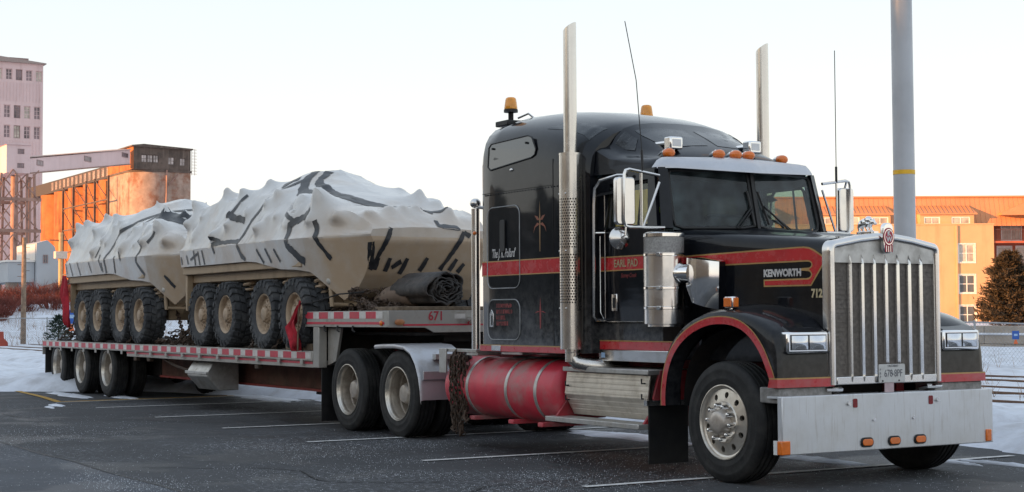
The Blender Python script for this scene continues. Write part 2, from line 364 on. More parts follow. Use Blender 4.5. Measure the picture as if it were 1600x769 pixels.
for x, y, a, n in ((-9.6, -1.2, .3, 40), (-12.5, -.2, .1, 46), (-4.2, -4.9, .9, 30), (-.5, -3.4, 2.6, 26), (-13.5, -4.0, -.2, 36)):
    pts = []
    for k in range(n): pts.append((x, y)); a += rc.gauss(0, .22); x += .13 * math.cos(a); y += .13 * math.sin(a)
    strip('asphalt_crack', pts, .022, mat('crack_fill', (.011, .011, .012), .7), .0085)
# thin snow left on the asphalt
def patch(cx, cy, rx, ry, seed, h=.03, rot=0):
    n, k = 40, 6; v = [(cx, cy, h * .8)]; f = []
    for j in range(1, k + 1):
        for i in range(n):
            a = 2 * PI * i / n; q = j / k
            rr = q * (1 + .42 * fbm(math.cos(a) * 1.6 + seed, math.sin(a) * 1.6, seed) + .2 * fbm(math.cos(a) * 5 + seed, math.sin(a) * 5, 2))
            px, py = rx * rr * math.cos(a), ry * rr * math.sin(a); c_, s_ = math.cos(rot), math.sin(rot)
            px, py = px * c_ - py * s_, px * s_ + py * c_
            v.append((cx + px, cy + py, -.004 + (h * (1 - q * q) * (.6 + .6 * abs(fbm(px * 6 + seed, py * 6, 1))) + .008 if j < k else 0)))
    for i in range(n): f.append((0, 1 + i, 1 + (i + 1) % n))
    for j in range(k - 1):
        for i in range(n): f.append((1 + j * n + i, 1 + (j + 1) * n + i, 1 + (j + 1) * n + (i + 1) % n, 1 + j * n + (i + 1) % n))
    o = O('thin_snow', M().add(v, f), SNOW, smooth=180); struct(o)
for i, a in enumerate([(-4.7, 1.1, 1.1, .30), (-3.6, .95, .5, .16), (-1.2, .9, .75, .14), (-.2, 1.75, .35, .05), (.25, 2.0, .8, .045), (-18.9, -1.55, 1.4, .20), (-17.6, -1.0, .9, .16), (-15.6, 1.0, 1.6, .35), (-13.2, 1.6, 1.4, .3), (-15.4, -2.7, .35, .10), (-14.9, -2.95, .28, .05), (-20.4, -3.0, 1.2, .4), (-10.2, 1.9, 1.6, .3), (-12.4, 1.0, .8, .10)]): patch(*a, i * 3.3)
# grains of ice and salt scattered over the lot
ig = M(); rnd = random.Random(21)
for k in range(110000):
    x = rnd.gauss(-2.5, 4.0); y = rnd.uniform(-8, 2.4)
    if x > 6.5 or x < -16: continue
    m0 = fbm(x * .28 + 3, y * .42, 7) + .35 * fbm(x * 1.1, y * 1.1, 4)
    if rnd.random() > sstep(-.12, .45, m0) * (.95 if -6 < y < -2 else .35) + .03: continue
    s_ = rnd.choice((.0018, .002, .0022, .0025, .003, .003, .0045)) * rnd.uniform(.7, 1.2); a = rnd.uniform(0, 6.28)
    p = [(x + s_ * math.cos(a + j * 2.09), y + s_ * math.sin(a + j * 2.09), .006) for j in range(3)] + [(x, y, .006 + s_ * 1.1)]
    ig.add(p, [(0, 1, 3), (1, 2, 3), (2, 0, 3)])
o = O('ice_grit', ig, mat('ice_grains', (.62, .65, .70), .6), smooth=0, kind='stuff', fix=False); o['label'] = 'fine ice and salt grains scattered over the dark asphalt'; o['category'] = 'grit'
# railway tracks beside the lot
RAIL = mat('rusty_rail', (.16, .095, .062), .65, .4, .25, 8); RAILT = mat('snowy_rail_top', (.50, .49, .49), .5, .2, .25, 3)
for yy in (6.15, 9.45, 13.0):
    t = None
    m_ = M()
    for dy in (0, 1.435):
        m_ = M().prism([(-.065, .04), (.065, .04), (.02, .07), (.02, .17), (.036, .185), (.036, .215), (-.036, .215), (-.036, .185), (-.02, .17), (-.02, .07)], 'x', -150, 60)
        m_.v = [(x, y + yy + dy, z) for x, y, z in m_.v]
        if dy == 0:
            t = O('railway_track', m_, RAIL, smooth=0); struct(t)
        else: O('rail', m_, RAIL, t, smooth=0)
# dead grass poking through the snow
gr = M(); rnd = random.Random(4)
for k in range(5200):
    if k % 4: x = rnd.uniform(-40, 2); y = 16.2 + abs(rnd.gauss(0, 1.8))
    else: x = rnd.uniform(-30, 3); y = rnd.choice((4.9, 8.6, 12.0)) + rnd.gauss(0, .35)
    if fbm(x * .35, y * .35, 6) < -.1: continue
    z = gh(x, y) - .02; a = rnd.uniform(0, PI); h = rnd.uniform(.18, .5); w = .007; lx, ly = rnd.gauss(0, .12), rnd.gauss(0, .12)
    gr.add([(x - w * math.cos(a), y - w * math.sin(a), z), (x + w * math.cos(a), y + w * math.sin(a), z), (x + lx, y + ly, z + h)], [(0, 1, 2)])
for k in range(5200):
    x = rnd.uniform(-88, -63.5); y = rnd.uniform(4, 22)
    if fbm(x * .3, y * .3, 2) + .5 * fbm(x * 1.2, y * 1.2, 3) < .02: continue
    z = gh(x, y) - .02; a = rnd.uniform(0, PI); h = rnd.uniform(.2, .6); w = .012; lx, ly = rnd.gauss(0, .18), rnd.gauss(0, .18)
    gr.add([(x - w * math.cos(a), y - w * math.sin(a), z), (x + w * math.cos(a), y + w * math.sin(a), z), (x + lx, y + ly, z + h)], [(0, 1, 2)])
o = O('dead_grass', gr, mat('dead_grass', (.30, .19, .12), .9, 0, .3, 3), smooth=0, kind='stuff', fix=False); o['label'] = 'dry brown grass poking through the snow by the tracks and on the bank'; o['category'] = 'grass'

# ================================================================== PLANTS, POLES, FENCES
NEED = mat('conifer_needles', (.052, .036, .017), .8, 0, .4, 2.5); NEED2 = mat('green_needles', (.018, .04, .024), .8, 0, .4, 5); BARK = mat('bark', (.06, .045, .035), .9, 0, .3, 12)
def conifer(name, label, loc, h, r, seed, nb, nl, mt, ls):
    rn = random.Random(seed); t = thing(name, label, 'tree', loc)
    O('trunk', M().tube([(0, 0, -.3), (.02 * h, 0, h * .5), (0, .01 * h, h * .97)], [h * .028, h * .018, .01], 8), BARK, t, loc=Vector(loc))
    cr = M(); br = M()
    for i in range(nb):
        q = (i + .5) / nb; z = h * (.06 + .90 * q ** .9); a = i * 2.399 + rn.gauss(0, .25)
        L_ = r * ((1 - q) ** .75 * 1.0 + .05) * rn.uniform(.7, 1.12) * (sstep(-.02, .16, q) * .35 + .65)
        d = Vector((math.cos(a), math.sin(a), 0)); lift = lerp(-.10, .75, q)
        pts = [Vector((0, 0, z)) + d * L_ * s + Vector((0, 0, L_ * (lift * s + .12 * s * s))) for s in (0, .35, .7, 1)]
        br.tube(pts, [.022 * h / 5, .016 * h / 5, .01 * h / 5, .004], 4, False)
        for k in range(nl):
            s = rn.uniform(.12, 1.06) ** .8; p = d * L_ * s + Vector((0, 0, z + L_ * (lift * s + .12 * s * s)))
            sp = L_ * .26 * (1.15 - s * .75); p += Vector((rn.gauss(0, sp), rn.gauss(0, sp), rn.gauss(0, sp * .5) - .02))
            ax = (d * rn.uniform(.4, 1) + Vector((rn.gauss(0, .5), rn.gauss(0, .5), rn.uniform(-.1, .7)))).normalized(); sd_ = ax.orthogonal().normalized(); sd_.rotate(Matrix.Rotation(rn.uniform(0, 6.3), 3, ax))
            l = ls * rn.uniform(.6, 1.3)
            cr.add([p - sd_ * l * .16, p + sd_ * l * .16, p + ax * l], [(0, 1, 2)])
    O('branches', br, BARK, t, smooth=0, loc=Vector(loc), fix=False); O('crown', cr, mt, t, smooth=0, loc=Vector(loc), fix=False)
    return t
conifer('conifer_tree', 'dense russet-lit conifer standing above the block wall by the apartment building', (-55.2, 65.3, .45), 4.75, 2.0, 3, 105, 150, NEED, .30)
conifer('small_conifer', 'small dark green conifer on the snowy bank behind the left fence', (-63.8, 10.35, .25), 1.35, .62, 5, 36, 40, NEED2, .15)
BRUSH = mat('red_brush_stems', (.16, .042, .03), .85, 0, .35, 2)
def shrub(label, loc, h, r, n, seed):
    rn = random.Random(seed); t = thing('bare_shrub', label, 'shrub', loc, 'bare shrubs along the snowy bank')
    st = M(); tw = M()
    for i in range(n):
        a = rn.uniform(0, 6.28); q = rn.random() ** .6; base = Vector((math.cos(a), math.sin(a), 0)) * r * .45 * q; top = Vector((math.cos(a) * r * q, math.sin(a) * r * q, h * rn.uniform(.6, 1.0) * (1 - .35 * q * q)))
        md = base.lerp(top, .5) + Vector((rn.gauss(0, .08), rn.gauss(0, .08), .05))
        st.tube([base + Vector((0, 0, -.25)), md, top], [.022, .015, .005], 3, False)
        for k in range(5):
            p = md.lerp(top, rn.uniform(0, .9)); e = p + Vector((rn.gauss(0, .28), rn.gauss(0, .28), rn.uniform(.15, .55)))
            tw.tube([p, e], [.010, .004], 3, False)
    O('stems', st, BRUSH, t, smooth=0, loc=Vector(loc), fix=False); O('twigs', tw, BRUSH, t, smooth=0, loc=Vector(loc), fix=False, kind='stuff')
rn = random.Random(9)
for i, (x, y, h, r) in enumerate([(-82, 12.6, 1.0, 1.1), (-83, 14.2, 1.25, 1.2), (-84, 15.9, 1.45, 1.3), (-85.5, 17.6, 1.6, 1.4), (-77.5, 11.0, .9, 1.0), (-79.5, 12.6, 1.0, 1.2), (-75.5, 10.2, .7, .8), (-87, 19.6, 1.6, 1.4), (-80, 14.4, .9, 1.1)]):
    shrub('bare reddish brush on the snowy bank below the grey conveyor shed', (x, y, gh(x, y) - .05), h, r, 85, i)
# big steel lamp post behind the truck
LP = mat('grey_post_paint', (.43, .44, .46), .45, .1, .06, 2); YEL = mat('yellow_band', (.75, .42, .02), .5)
t = thing('lamp_post', 'tall thick grey steel lamp post with a yellow band behind the truck', 'lamp post', (-5.36, 6.38, 0))
b_ = Vector((-5.36, 6.38, 0)); gz = gh(b_.x, b_.y)
O('post', M().cyl(b_ + Vector((0, 0, -.2)), b_ + Vector((0, 0, 11)), .152, 28, .142), LP, t)
O('yellow_band', M().lathe([(.153, 3.375), (.153, 3.435)], b_, 'z', 28), YEL, t)
O('base_plate', M().box(b_.x - .28, b_.x + .28, b_.y - .28, b_.y + .28, gz - .1, gz + .05), LP, t)
a_ = M().tube([b_ + Vector((0, 0, 10.8)), b_ + Vector((.8, .5, 11.2)), b_ + Vector((1.8, 1.1, 11.3))], .05); O('arm', a_, LP, t)
O('lamp_head', M().box(b_.x + 1.5, b_.x + 2.3, b_.y + .9, b_.y + 1.3, 11.22, 11.36), LP, t, .03)
# wooden utility pole and small light pole at the left
UP = mat('utility_pole_wood', (.24, .17, .12), .85, 0, .3, 6, bump=.4, bs=30)
t = thing('utility_pole', 'leaning weathered wooden utility pole in front of the grey conveyor shed', 'pole', (-65.8, 9.23, .45)); z0 = gh(-65.8, 9.23)
O('pole', M().tube([(-65.85, 9.22, z0 - .4), (-65.6, 9.17, 5.3)], [.135, .10], 10), UP, t)
for k in range(9): O('step_peg', M().cyl((-65.68, 9.18, 2.6 + k * .28), (-65.68, 8.88 if k % 2 else 9.46, 2.6 + k * .28), .013, 5), RAIL, t)
t = thing('signal_mast', 'orange-lit steel signal mast with a small box above the brush', 'mast', (-110, 22.9, 2.9)); z0 = gh(-110, 22.9)
O('mast', M().cyl((-110, 22.9, z0 - .3), (-110, 22.9, 8.0), .16, 10), mat('mast_sunlit_orange', (.55, .32, .14), .6), t); O('equipment_box', M().box(-110.3, -109.7, 22.45, 23.35, 6.0, 6.55), mat('pale_box', (.6, .5, .42), .6), t, .02)  # the mast's orange is sunlight put into its colour
O('crossarm', M().bar((-110, 22.1, 7.4), (-110, 23.7, 7.4), .08, .08), RAIL, t)
# chain link fences
def fence(label, p0, p1, n, h):
    p0, p1 = Vector((*p0, 0)), Vector((*p1, 0)); t = thing('chain_link_fence', label, 'fence', p0)
    pts = [p0.lerp(p1, i / n) for i in range(n + 1)]
    for p in pts:
        z = gh(p.x, p.y); O('post', M().cyl((p.x, p.y, z - .3), (p.x, p.y, z + h + .05), .028, 8), GALV, t)
    z0 = gh(p0.x, p0.y)
    O('top_rail', M().tube([(p.x, p.y, gh(p.x, p.y) + h) for p in pts], .02, 6), GALV, t)
    w = M(); L_ = (p1 - p0).length; d = (p1 - p0) / L_; k = int(L_ / .11)
    for i in range(k):
        for s in (0, 1):
            a = p0 + d * (i * .11); b = a + d * h * (1 if s else -1)
            if not 0 <= (b - p0).dot(d) <= L_: continue
            za, zb = gh(a.x, a.y), gh(b.x, b.y)
            w.tube([(a.x, a.y, za + .02), (b.x, b.y, zb + h)], .0028, 3, False)
    O('wire_mesh', w, GALV, t, smooth=0, fix=False, kind='stuff'); return t
fence('low chain link fence in the snow in front of the concrete block wall', (-44, 20.6), (4, 20.35), 16, 1.02)
fence('chain link fence at the foot of the snowy bank behind the trailer', (-66.5, 3.0), (-62.5, 22), 8, 1.25)
def sign(label, x, y, z, s, face):
    t = thing('fence_sign', label, 'sign', (x, y, z - s)); q = face_mtx((x, y, z), face)
    O('sign_panel', M().box(-s * .5, s * .5, -s * .6, s * .6, -.006, .006).xf(q), mat('sign_blue', (.03, .11, .42), .5), t)
    O('sign_symbol', M().box(-s * .26, s * .26, -s * .12, s * .18, .007, .011).xf(q), mat('sign_pale_blue', (.35, .5, .72), .5), t)
    O('sign_lower_tag', M().prism([(-s * .3, -s * 1.25), (s * .3, -s * 1.25), (s * .12, -s * .64), (-s * .12, -s * .64)], 'z', -.005, .005).xf(q), mat('sign_orange', (.75, .16, .05), .5), t)
sign('small blue and orange sign hung on the fence before the block wall', -15.63, 20.36, .90, .17, (.5, .86, 0))
sign('small blue sign with red tag on the fence by the small conifer', -64.75, 11.2, 1.5, .55, (.4, .9, 0))
# concrete block retaining wall
CONC = mat('retaining_concrete', (.34, .29, .24), .85, 0, .12, 1.2, bump=.3, bs=20, dirt=(.18, .15, .12), da=.4, ds=1.5)
t = thing('retaining_wall', 'low concrete block retaining wall with snow on top beyond the tracks', 'wall', (-30, 37.6, 0))
bmsh = M().box(-.99, .99, -.28, .28, -.345, .345).mesh('block', CONC, 0)
for r_ in range(2):
    for i in range(24):
        o = O('block', bmsh, None, t, .03, loc=(-56 + i * 2.0 + (r_ % 2) * 1.0 + .0, 37.62 + .03 * rn.random(), -.10 + r_ * .70))
O('snow_cap', M().box(-57, -8, 37.3, 38.0, .59, .68), SNOW, t, .04)
# red barrier at the far left
t = thing('traffic_barrier', 'red plastic traffic barrier on the snow at the foot of the bank', 'barrier', (-63, 7.2, .1)); z0 = gh(-63, 7.2)
O('barrier_body', M().prism([(-.3, z0 - .1), (.3, z0 - .1), (.3, z0 + .15), (.12, z0 + .35), (.1, z0 + .65), (-.1, z0 + .65), (-.12, z0 + .35), (-.3, z0 + .15)], 'x', -64, -62).xf(Matrix.Translation((0, 7.3, 0))), mat('red_barrier', (.32, .05, .03), .6), t, .02)
# ================================================================== BUILDINGS
def wall_cells(u0, u1, z0, z1, ops):
    """rectangles of a wall left over around openings (u0,u1,z0,z1)"""
    zs_ = sorted({z0, z1, *[z for o in ops for z in o[2:4] if z0 < z < z1]}); r_ = []
    for a, b in zip(zs_, zs_[1:]):
        cut = sorted((o[0], o[1]) for o in ops if o[2] < (a + b) / 2 < o[3]); u = u0
        for c_, d in cut:
            if c_ > u: r_.append((u, c_, a, b))
            u = max(u, d)
        if u < u1: r_.append((u, u1, a, b))
    return r_
def window(parent, mt_frame, mt_glass, q, u0, u1, z0, z1, v=.10, fr=.09, bars=(1, 1), trim=0.):
    """glazed opening in the local u/v/z frame q of a facade"""
    w = M(); w.box(u0, u1, v - .03, v + .05, z0, z0 + fr).box(u0, u1, v - .03, v + .05, z1 - fr, z1).box(u0, u0 + fr, v - .03, v + .05, z0 + fr, z1 - fr).box(u1 - fr, u1, v - .03, v + .05, z0 + fr, z1 - fr)
    if trim:
        w.box(u0 - trim, u1 + trim, -.035, .02, z1, z1 + trim).box(u0 - trim, u1 + trim, -.05, .02, z0 - trim, z0).box(u0 - trim, u0, -.03, .02, z0, z1).box(u1, u1 + trim, -.03, .02, z0, z1)
    for i in range(1, bars[0] + 1):
        u = lerp(u0, u1, i / (bars[0] + 1)); w.box(u - fr * .4, u + fr * .4, v - .015, v + .04, z0 + fr, z1 - fr)
    for i in range(1, bars[1] + 1):
        z = lerp(z0, z1, i / (bars[1] + 1)); w.box(u0 + fr, u1 - fr, v - .012, v + .035, z - fr * .3, z + fr * .3)
    f = O('window', w.xf(q), mt_frame, parent, smooth=0, fix=False)
    O('pane', M().add([(u0 + fr, v + .02, z0 + fr), (u1 - fr, v + .02, z0 + fr), (u1 - fr, v + .02, z1 - fr), (u0 + fr, v + .02, z1 - fr)], [(0, 1, 2, 3)]).xf(q), mt_glass, f, smooth=0, fix=False)
    return f
WIN = mat('window_glass', (.10, .11, .12), .08, 0, .3, .7, spec=.6); WINL = mat('curtained_window', (.45, .40, .34), .15, 0, .35, .9, spec=.6)
FRW = mat('white_window_frame', (.78, .76, .72), .5)
# ---- apartment building
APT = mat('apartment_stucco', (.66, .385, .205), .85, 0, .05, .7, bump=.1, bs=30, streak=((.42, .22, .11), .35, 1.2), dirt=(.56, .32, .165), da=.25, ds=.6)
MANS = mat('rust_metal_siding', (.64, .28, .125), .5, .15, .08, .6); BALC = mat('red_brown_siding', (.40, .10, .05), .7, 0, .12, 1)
loc = Vector((-104.84, 60.15, 0)); t = thing('apartment_building', 'orange sunlit apartment building with white windows and ribbed metal top storey', 'building', loc)
q = Matrix.Translation(loc) @ Matrix.Rotation(math.atan2(.85569, .51746), 4, 'Z')
def up(px): return (px - 800) * .05503
def zp(py): return 1.43 + (490.5 - py) * .05503
ops = []
cols = [(up(1497), up(1523))] + [(a, a + 1.43) for a in (33.9 - 6.5, 33.9 - 10.2, 20.0, 16.3, 11.5, 8)]
rows = [(zp(411), zp(382)), (zp(459), zp(430)), (zp(507), zp(478))]
for c_ in cols:
    for r_ in rows: ops.append((*c_, *r_))
w = M()
UE = up(1553)
for a, b, c_, d in wall_cells(4, UE, -.3, 9.05, ops): w.box(a, b, 0, .3, c_, d)
w.box(UE - .3, UE, .301, 2.1, -.3, 9.05)
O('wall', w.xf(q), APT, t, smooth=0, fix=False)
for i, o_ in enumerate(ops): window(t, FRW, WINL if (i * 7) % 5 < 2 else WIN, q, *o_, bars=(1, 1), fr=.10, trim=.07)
O('parapet_cap', M().box(4, UE + .05, -.06, .36, 9.051, 9.16).xf(q), APT, t, smooth=0)
m_ = M().add([(4, 1.0, 9.0), (62, 1.0, 9.0), (62, 1.9, 11.55), (4, 1.9, 11.55), (4, 14, 9), (62, 14, 9), (62, 14, 11.55), (4, 14, 11.55)], [(0, 1, 2, 3), (3, 2, 6, 7), (4, 0, 3, 7), (1, 5, 6, 2), (5, 4, 7, 6)])
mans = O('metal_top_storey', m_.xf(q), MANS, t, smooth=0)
m_ = M(); u = 4.2
while u < 62: m_.bar((u, .99, 9.0), (u, 1.89, 11.53), .04, .035); u += .42
O('standing_seams', m_.xf(q), MANS, mans, smooth=0, kind='stuff')
O('eave_trim', M().box(3.9, 62.1, 1.75, 2.0, 11.55, 11.68).xf(q), MANS, t, smooth=0)
def dormer(px0, px1, wins):
    a, b = up(px0), up(px1); ww = [(up(c_), up(d), 9.12, zp(339)) for c_, d in wins]; m_ = M()
    for x in wall_cells(a + .15, b - .15, 9.05, 10.05, ww): m_.box(x[0], x[1], .32, .5, x[2], x[3])
    m_.box(a + .15, a + .3, .5, 1.5, 9.05, 10.05).box(b - .3, b - .15, .5, 1.5, 9.05, 10.05)
    d_ = O('dormer', m_.xf(q), APT, t, smooth=0, fix=False)
    O('dormer_roof', M().add([(a - .1, .1, 9.95), (b + .1, .1, 9.95), (b - .2, 1.6, 10.72), (a + .2, 1.6, 10.72), (a - .1, .1, 10.06), (b + .1, .1, 10.06), (b - .2, 1.6, 10.8), (a + .2, 1.6, 10.8)], [(0, 1, 2, 3), (4, 7, 6, 5), (0, 4, 5, 1), (1, 5, 6, 2), (3, 2, 6, 7), (0, 3, 7, 4)]).xf(q), MANS, d_, smooth=0)
    m_ = M(); u = a
    while u < b: m_.bar((u, .13, 10.09), (u, 1.58, 10.82), .05, .05); u += .36
    O('dormer_seams', m_.xf(q), MANS, d_, smooth=0, kind='stuff')
    for x in ww: window(t, FRW, WINL, q @ Matrix.Translation((0, .32, 0)), *x, bars=(1, 0), fr=.09, v=.05)
dormer(1437, 1527, [(1446, 1471), (1489, 1518)]); dormer(1272, 1396, [(1280, 1302), (1318, 1345), (1364, 1390)]); dormer(1100, 1215, [(1110, 1140), (1165, 1195)])
O('downpipe', M().box(up(1493), up(1493) + .14, -.16, -.02, -.2, 9.0).xf(q), APT, t, smooth=0)
# balcony bay
wb = [(up(1577), up(1608), zp(r_[1] * 0 + 375), zp(341)), (up(1570), up(1592), zp(415), zp(385)), (up(1600), up(1628), zp(425), zp(385)), (up(1575), up(1600), zp(468), zp(436)), (up(1575), up(1600), zp(512), zp(482))]
m_ = M()
for x in wall_cells(UE, up(1680), -.3, 9.9, wb): m_.box(x[0], x[1], 2.1, 2.4, x[2], x[3])
O('balcony_back_wall', m_.xf(q), BALC, t, smooth=0, fix=False)
for x in wb: window(t, FRW, WINL, q @ Matrix.Translation((0, 2.1, 0)), *x, bars=(1, 1), trim=.08)
for z in (2.35, 5.0, 7.65):
    bl = O('balcony_slab', M().box(UE + .005, up(1680), .1, 2.095, z - .18, z).xf(q), BALC, t, smooth=0)
    m_ = M().box(UE + .02, up(1680), .14, .19, z + .98, z + 1.04).box(UE + .02, up(1680), .14, .19, z + .08, z + .12); u = UE + .1
    while u < up(1680): m_.box(u - .012, u + .012, .155, .18, z + .12, z + .98); u += .14
    O('balcony_rail', m_.xf(q), mat('dark_rail', (.10, .035, .025), .6), bl, smooth=0)
O('gable', M().prism([(up(1568), 9.9), (up(1680), 9.9), (up(1680), 10.15), (up(1625), 11.4), (up(1568), 10.1)], 'y', .3, 2.2).xf(q), MANS, t, smooth=0)
m_ = M()
o3 = [(up(1690) + i * 3.2, up(1690) + i * 3.2 + 1.45, *r_) for i in range(3) for r_ in rows]
for x in wall_cells(up(1680), 62, -.3, 9.05, o3): m_.box(x[0], x[1], 0, .3, x[2], x[3])
O('wall', m_.xf(q), APT, t, smooth=0, fix=False)
for x in o3: window(t, FRW, WIN, q, *x, trim=.07)
O('inner_core', M().box(4.4, 61.9, 2.6, 13.8, -.3, 8.98).xf(q), mat('dark_interior', (.05, .04, .035), .9), t, smooth=0)

# ---- grain elevator (faces square to the lot: +x faces us in shade, -y faces the sun)
PINK = mat('faded_pink_cladding', (.68, .52, .515), .75, 0, .05, .25, dirt=(.52, .37, .35), da=.35, ds=.12, streak=((.46, .32, .31), .4, .8)); RUSTW = mat('dark_window_frame', (.30, .21, .20), .7); GREYW = mat('old_grey_glass', (.20, .15, .16), .2, 0, .5, .5)
def qx(x): return Matrix(((0, -1, 0, x), (1, 0, 0, 0), (0, 0, 1, 0), (0, 0, 0, 1)))      # u -> +y, v -> -x (into), facing +x
def qy(y): return Matrix(((1, 0, 0, 0), (0, 1, 0, y), (0, 0, 1, 0), (0, 0, 0, 1)))       # u -> +x, v -> +y (into), facing -y
t = thing('grain_elevator_tower', 'tall faded pink grain elevator tower with three rows of windows', 'tower', (-243, 44, 0))
ops = []
for r_, (za, zb) in enumerate(((38.3, 40.0), (32.4, 34.4), (29.3, 31.3))):
    for k in range(9):
        y = 48.05 + (k - 5) * 1.52 + (0 if r_ == 0 else -.25); ops.append((y, y + 1.0, za - .02 * k, zb - .02 * k))
m_ = M()
for x in wall_cells(36, 53.75, 0, 40.9, ops): m_.box(x[0], x[1], 0, .3, x[2], x[3])
m_.box(36, 53.75, .31, 18, 0, 40.9)
tw = O('tower_wall', m_.xf(qx(-235)), PINK, t, smooth=0, fix=False)
for i, x in enumerate(ops): window(t, PINK if i % 3 else RUSTW, GREYW if i % 4 else WINL, qx(-235), *x, fr=.1, bars=(1, 2), v=.15)
m_ = M(); y = 36.2
while y < 53.7: m_.box(-235 + .001, -234.95, y, y + .06, 0, 28.8); m_.box(-235 + .001, -234.95, y, y + .06, 34.9, 37.8); y += .5
O('cladding_ribs', m_, PINK, t, smooth=0, kind='stuff'); TOWER = t
O('roof', M().prism([(35.6, 40.9), (54.15, 40.9), (54.15, 41.08), (44.8, 41.9), (35.6, 41.08)], 'x', -253.3, -234.6), mat('elevator_roof', (.33, .27, .25), .8), t, smooth=0)
O('roof_vent', M().box(-240, -237, 49, 52, 41.2, 42.0), RUSTW, t, smooth=0)
TOWER.location = (-324.1, 61.2, -.45); TOWER.scale = (1.32, 1.32, 1.32)      # stands well behind the silo row
t = thing('transfer_house', 'pink transfer house on steel legs where the conveyor starts', 'building', (-232, 48, 0))
ops = [(48.05, 49.05, 25.95, 26.75), (48.0, 49.05, 23.85, 24.6)]; m_ = M()
for x in wall_cells(46.45, 49.9, 23.1, 27.3, ops): m_.box(x[0], x[1], 0, .2, x[2], x[3])
m_.box(46.45, 49.9, .21, 9, 23.1, 27.3)
O('house_wall', m_.xf(qx(-227)), PINK, t, smooth=0, fix=False)
for x in ops: window(t, RUSTW, GREYW, qx(-227), *x, fr=.08, v=.08)
O('roof', M().prism([(46.2, 27.3), (50.1, 27.3), (48.1, 27.75)], 'x', -236.2, -226.8), PINK, t, smooth=0)
t.location = (-207.7, 42.2, .14); t.scale = (.9, .9, .9)
STL = mat('rusty_trestle_steel', (.33, .20, .16), .75, .2, .25, .6)
t = thing('trestle_tower', 'rust-red steel trestle with cross bracing under the transfer house', 'trestle', (-230, 48, 0))
for x in (-227.2, -235):
    for y in (44.6, 47.5, 49.6, 51.0):
        O('leg', M().bar((x, y, 1.5), (x, lerp(y, 49.3, .25), 23.05), .32, .32), STL, t, smooth=0)
    for z in (5, 9.5, 14.5, 19.2): O('girder', M().bar((x + .2, 43.8, z), (x + .2, 51.6, z), .25, .5), STL, t, smooth=0)
    for z in (5, 9.5, 14.5, 19.2):
        for ya, yb in ((44.4, 47.4), (47.4, 51.2)):
            O('brace', M().bar((x + .3, ya, z), (x + .3, yb, z + 4.4), .16, .16), STL, t, smooth=0); O('brace', M().bar((x + .34, yb, z), (x + .34, ya, z + 4.4), .16, .16), STL, t, smooth=0)
O('conveyor_pipe', M().cyl((-231, 48.6, 1), (-231, 48.6, 23), .55, 12), STL, t); O('conveyor_pipe', M().cyl((-232, 51.0, 1), (-232, 51.0, 23), .35, 12), STL, t)
t.location = (-205.9, 42.2, .14); t.scale = (.9, .9, .9)
t = thing('conveyor_gallery', 'long pink enclosed conveyor gallery sloping up to the silos', 'gallery', (-216, 54, 22))
QG = Matrix(((-.743, .670, 0, -204.1), (.670, .743, 0, 43.94), (0, 0, 1, 0), (0, 0, 0, 1)))      # u along the gallery, v towards us
ops = [(2.2, 4.0, 22.35, 23.1), (16.4, 18.6, 24.3, 25.05), (29.0, 31.2, 26.15, 26.85)]
def gal(y0, y1, x0, x1, lo, hi):
    return M().add([(u_, v_, z) for v_ in (x0 + 228, x1 + 228) for u_, z in ((0, 21.1 + lo), (32, 25.35 + lo), (32, 25.35 + hi), (0, 21.1 + hi * .9))], [(0, 1, 2, 3), (7, 6, 5, 4), (0, 4, 5, 1), (1, 5, 6, 2), (2, 6, 7, 3), (3, 7, 4, 0)]).xf(QG)
O('gallery_wall', gal(49.95, 65.4, -230.5, -228, 0, 2.15), PINK, t, smooth=0)
O('gallery_roof', gal(49.95, 65.4, -230.7, -227.8, 2.16, 2.3), mat('gallery_roof', (.50, .38, .34), .8), t, smooth=0); O('bottom_chord', gal(49.95, 65.4, -230.6, -227.9, -.18, -.01), STL, t, smooth=0)
for x in ops: window(t, RUSTW, GREYW, QG, *x, fr=.08, v=.03, bars=(1, 0))
# silos
SILO = mat('weathered_silo_concrete', (.36, .265, .215), .85, 0, .2, .8, bump=.3, bs=3, dirt=(.22, .075, .03), da=.8, ds=.55, streak=((.12, .06, .04), .6, .9)); SILOO = mat('sunlit_stained_silo', (.40, .135, .04), .85, 0, .15, .3, dirt=(.20, .05, .015), da=.7, ds=.35, streak=((.05, .025, .015), .75, .7))  # SILOO holds the low sun's orange in its colour, with real stains
WD = mat('dark_weathered_boards', (.115, .085, .07), .85, 0, .3, .8, dirt=(.05, .04, .035), da=.5, ds=.5, streak=((.22, .17, .14), .5, 2.2))
t = thing('grain_silos', 'weathered concrete grain silo with dark wooden penthouse, orange on its sunlit side', 'silo', (-245, 70, 0))
pl = []
for i in range(9): a = rad(180 + 90 * i / 8); pl.append((70.3 + 4.4 * math.cos(a) * 1.0, -232.4 - 4.4 * math.sin(a)))
plan = [(-241, 66.0)] + [(-232.2 + 4.2 * math.sin(rad(90 * i / 8)), 70.2 - 4.2 * math.cos(rad(90 * i / 8))) for i in range(9)] + [(-228, 75.2), (-241, 75.2)]
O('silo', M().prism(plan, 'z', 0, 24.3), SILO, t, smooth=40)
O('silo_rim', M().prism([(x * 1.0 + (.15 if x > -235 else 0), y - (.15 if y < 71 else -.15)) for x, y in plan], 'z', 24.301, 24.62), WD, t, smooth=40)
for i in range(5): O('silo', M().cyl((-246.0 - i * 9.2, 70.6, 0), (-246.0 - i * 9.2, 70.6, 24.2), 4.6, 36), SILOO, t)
m_ = M(); ops = [(67.2, 68.1, 25.7, 26.9), (68.15, 69.05, 25.7, 26.9), (69.1, 69.95, 25.7, 26.9), (71.5, 72.5, 25.5, 26.7), (73.4, 74.3, 25.4, 26.6)]
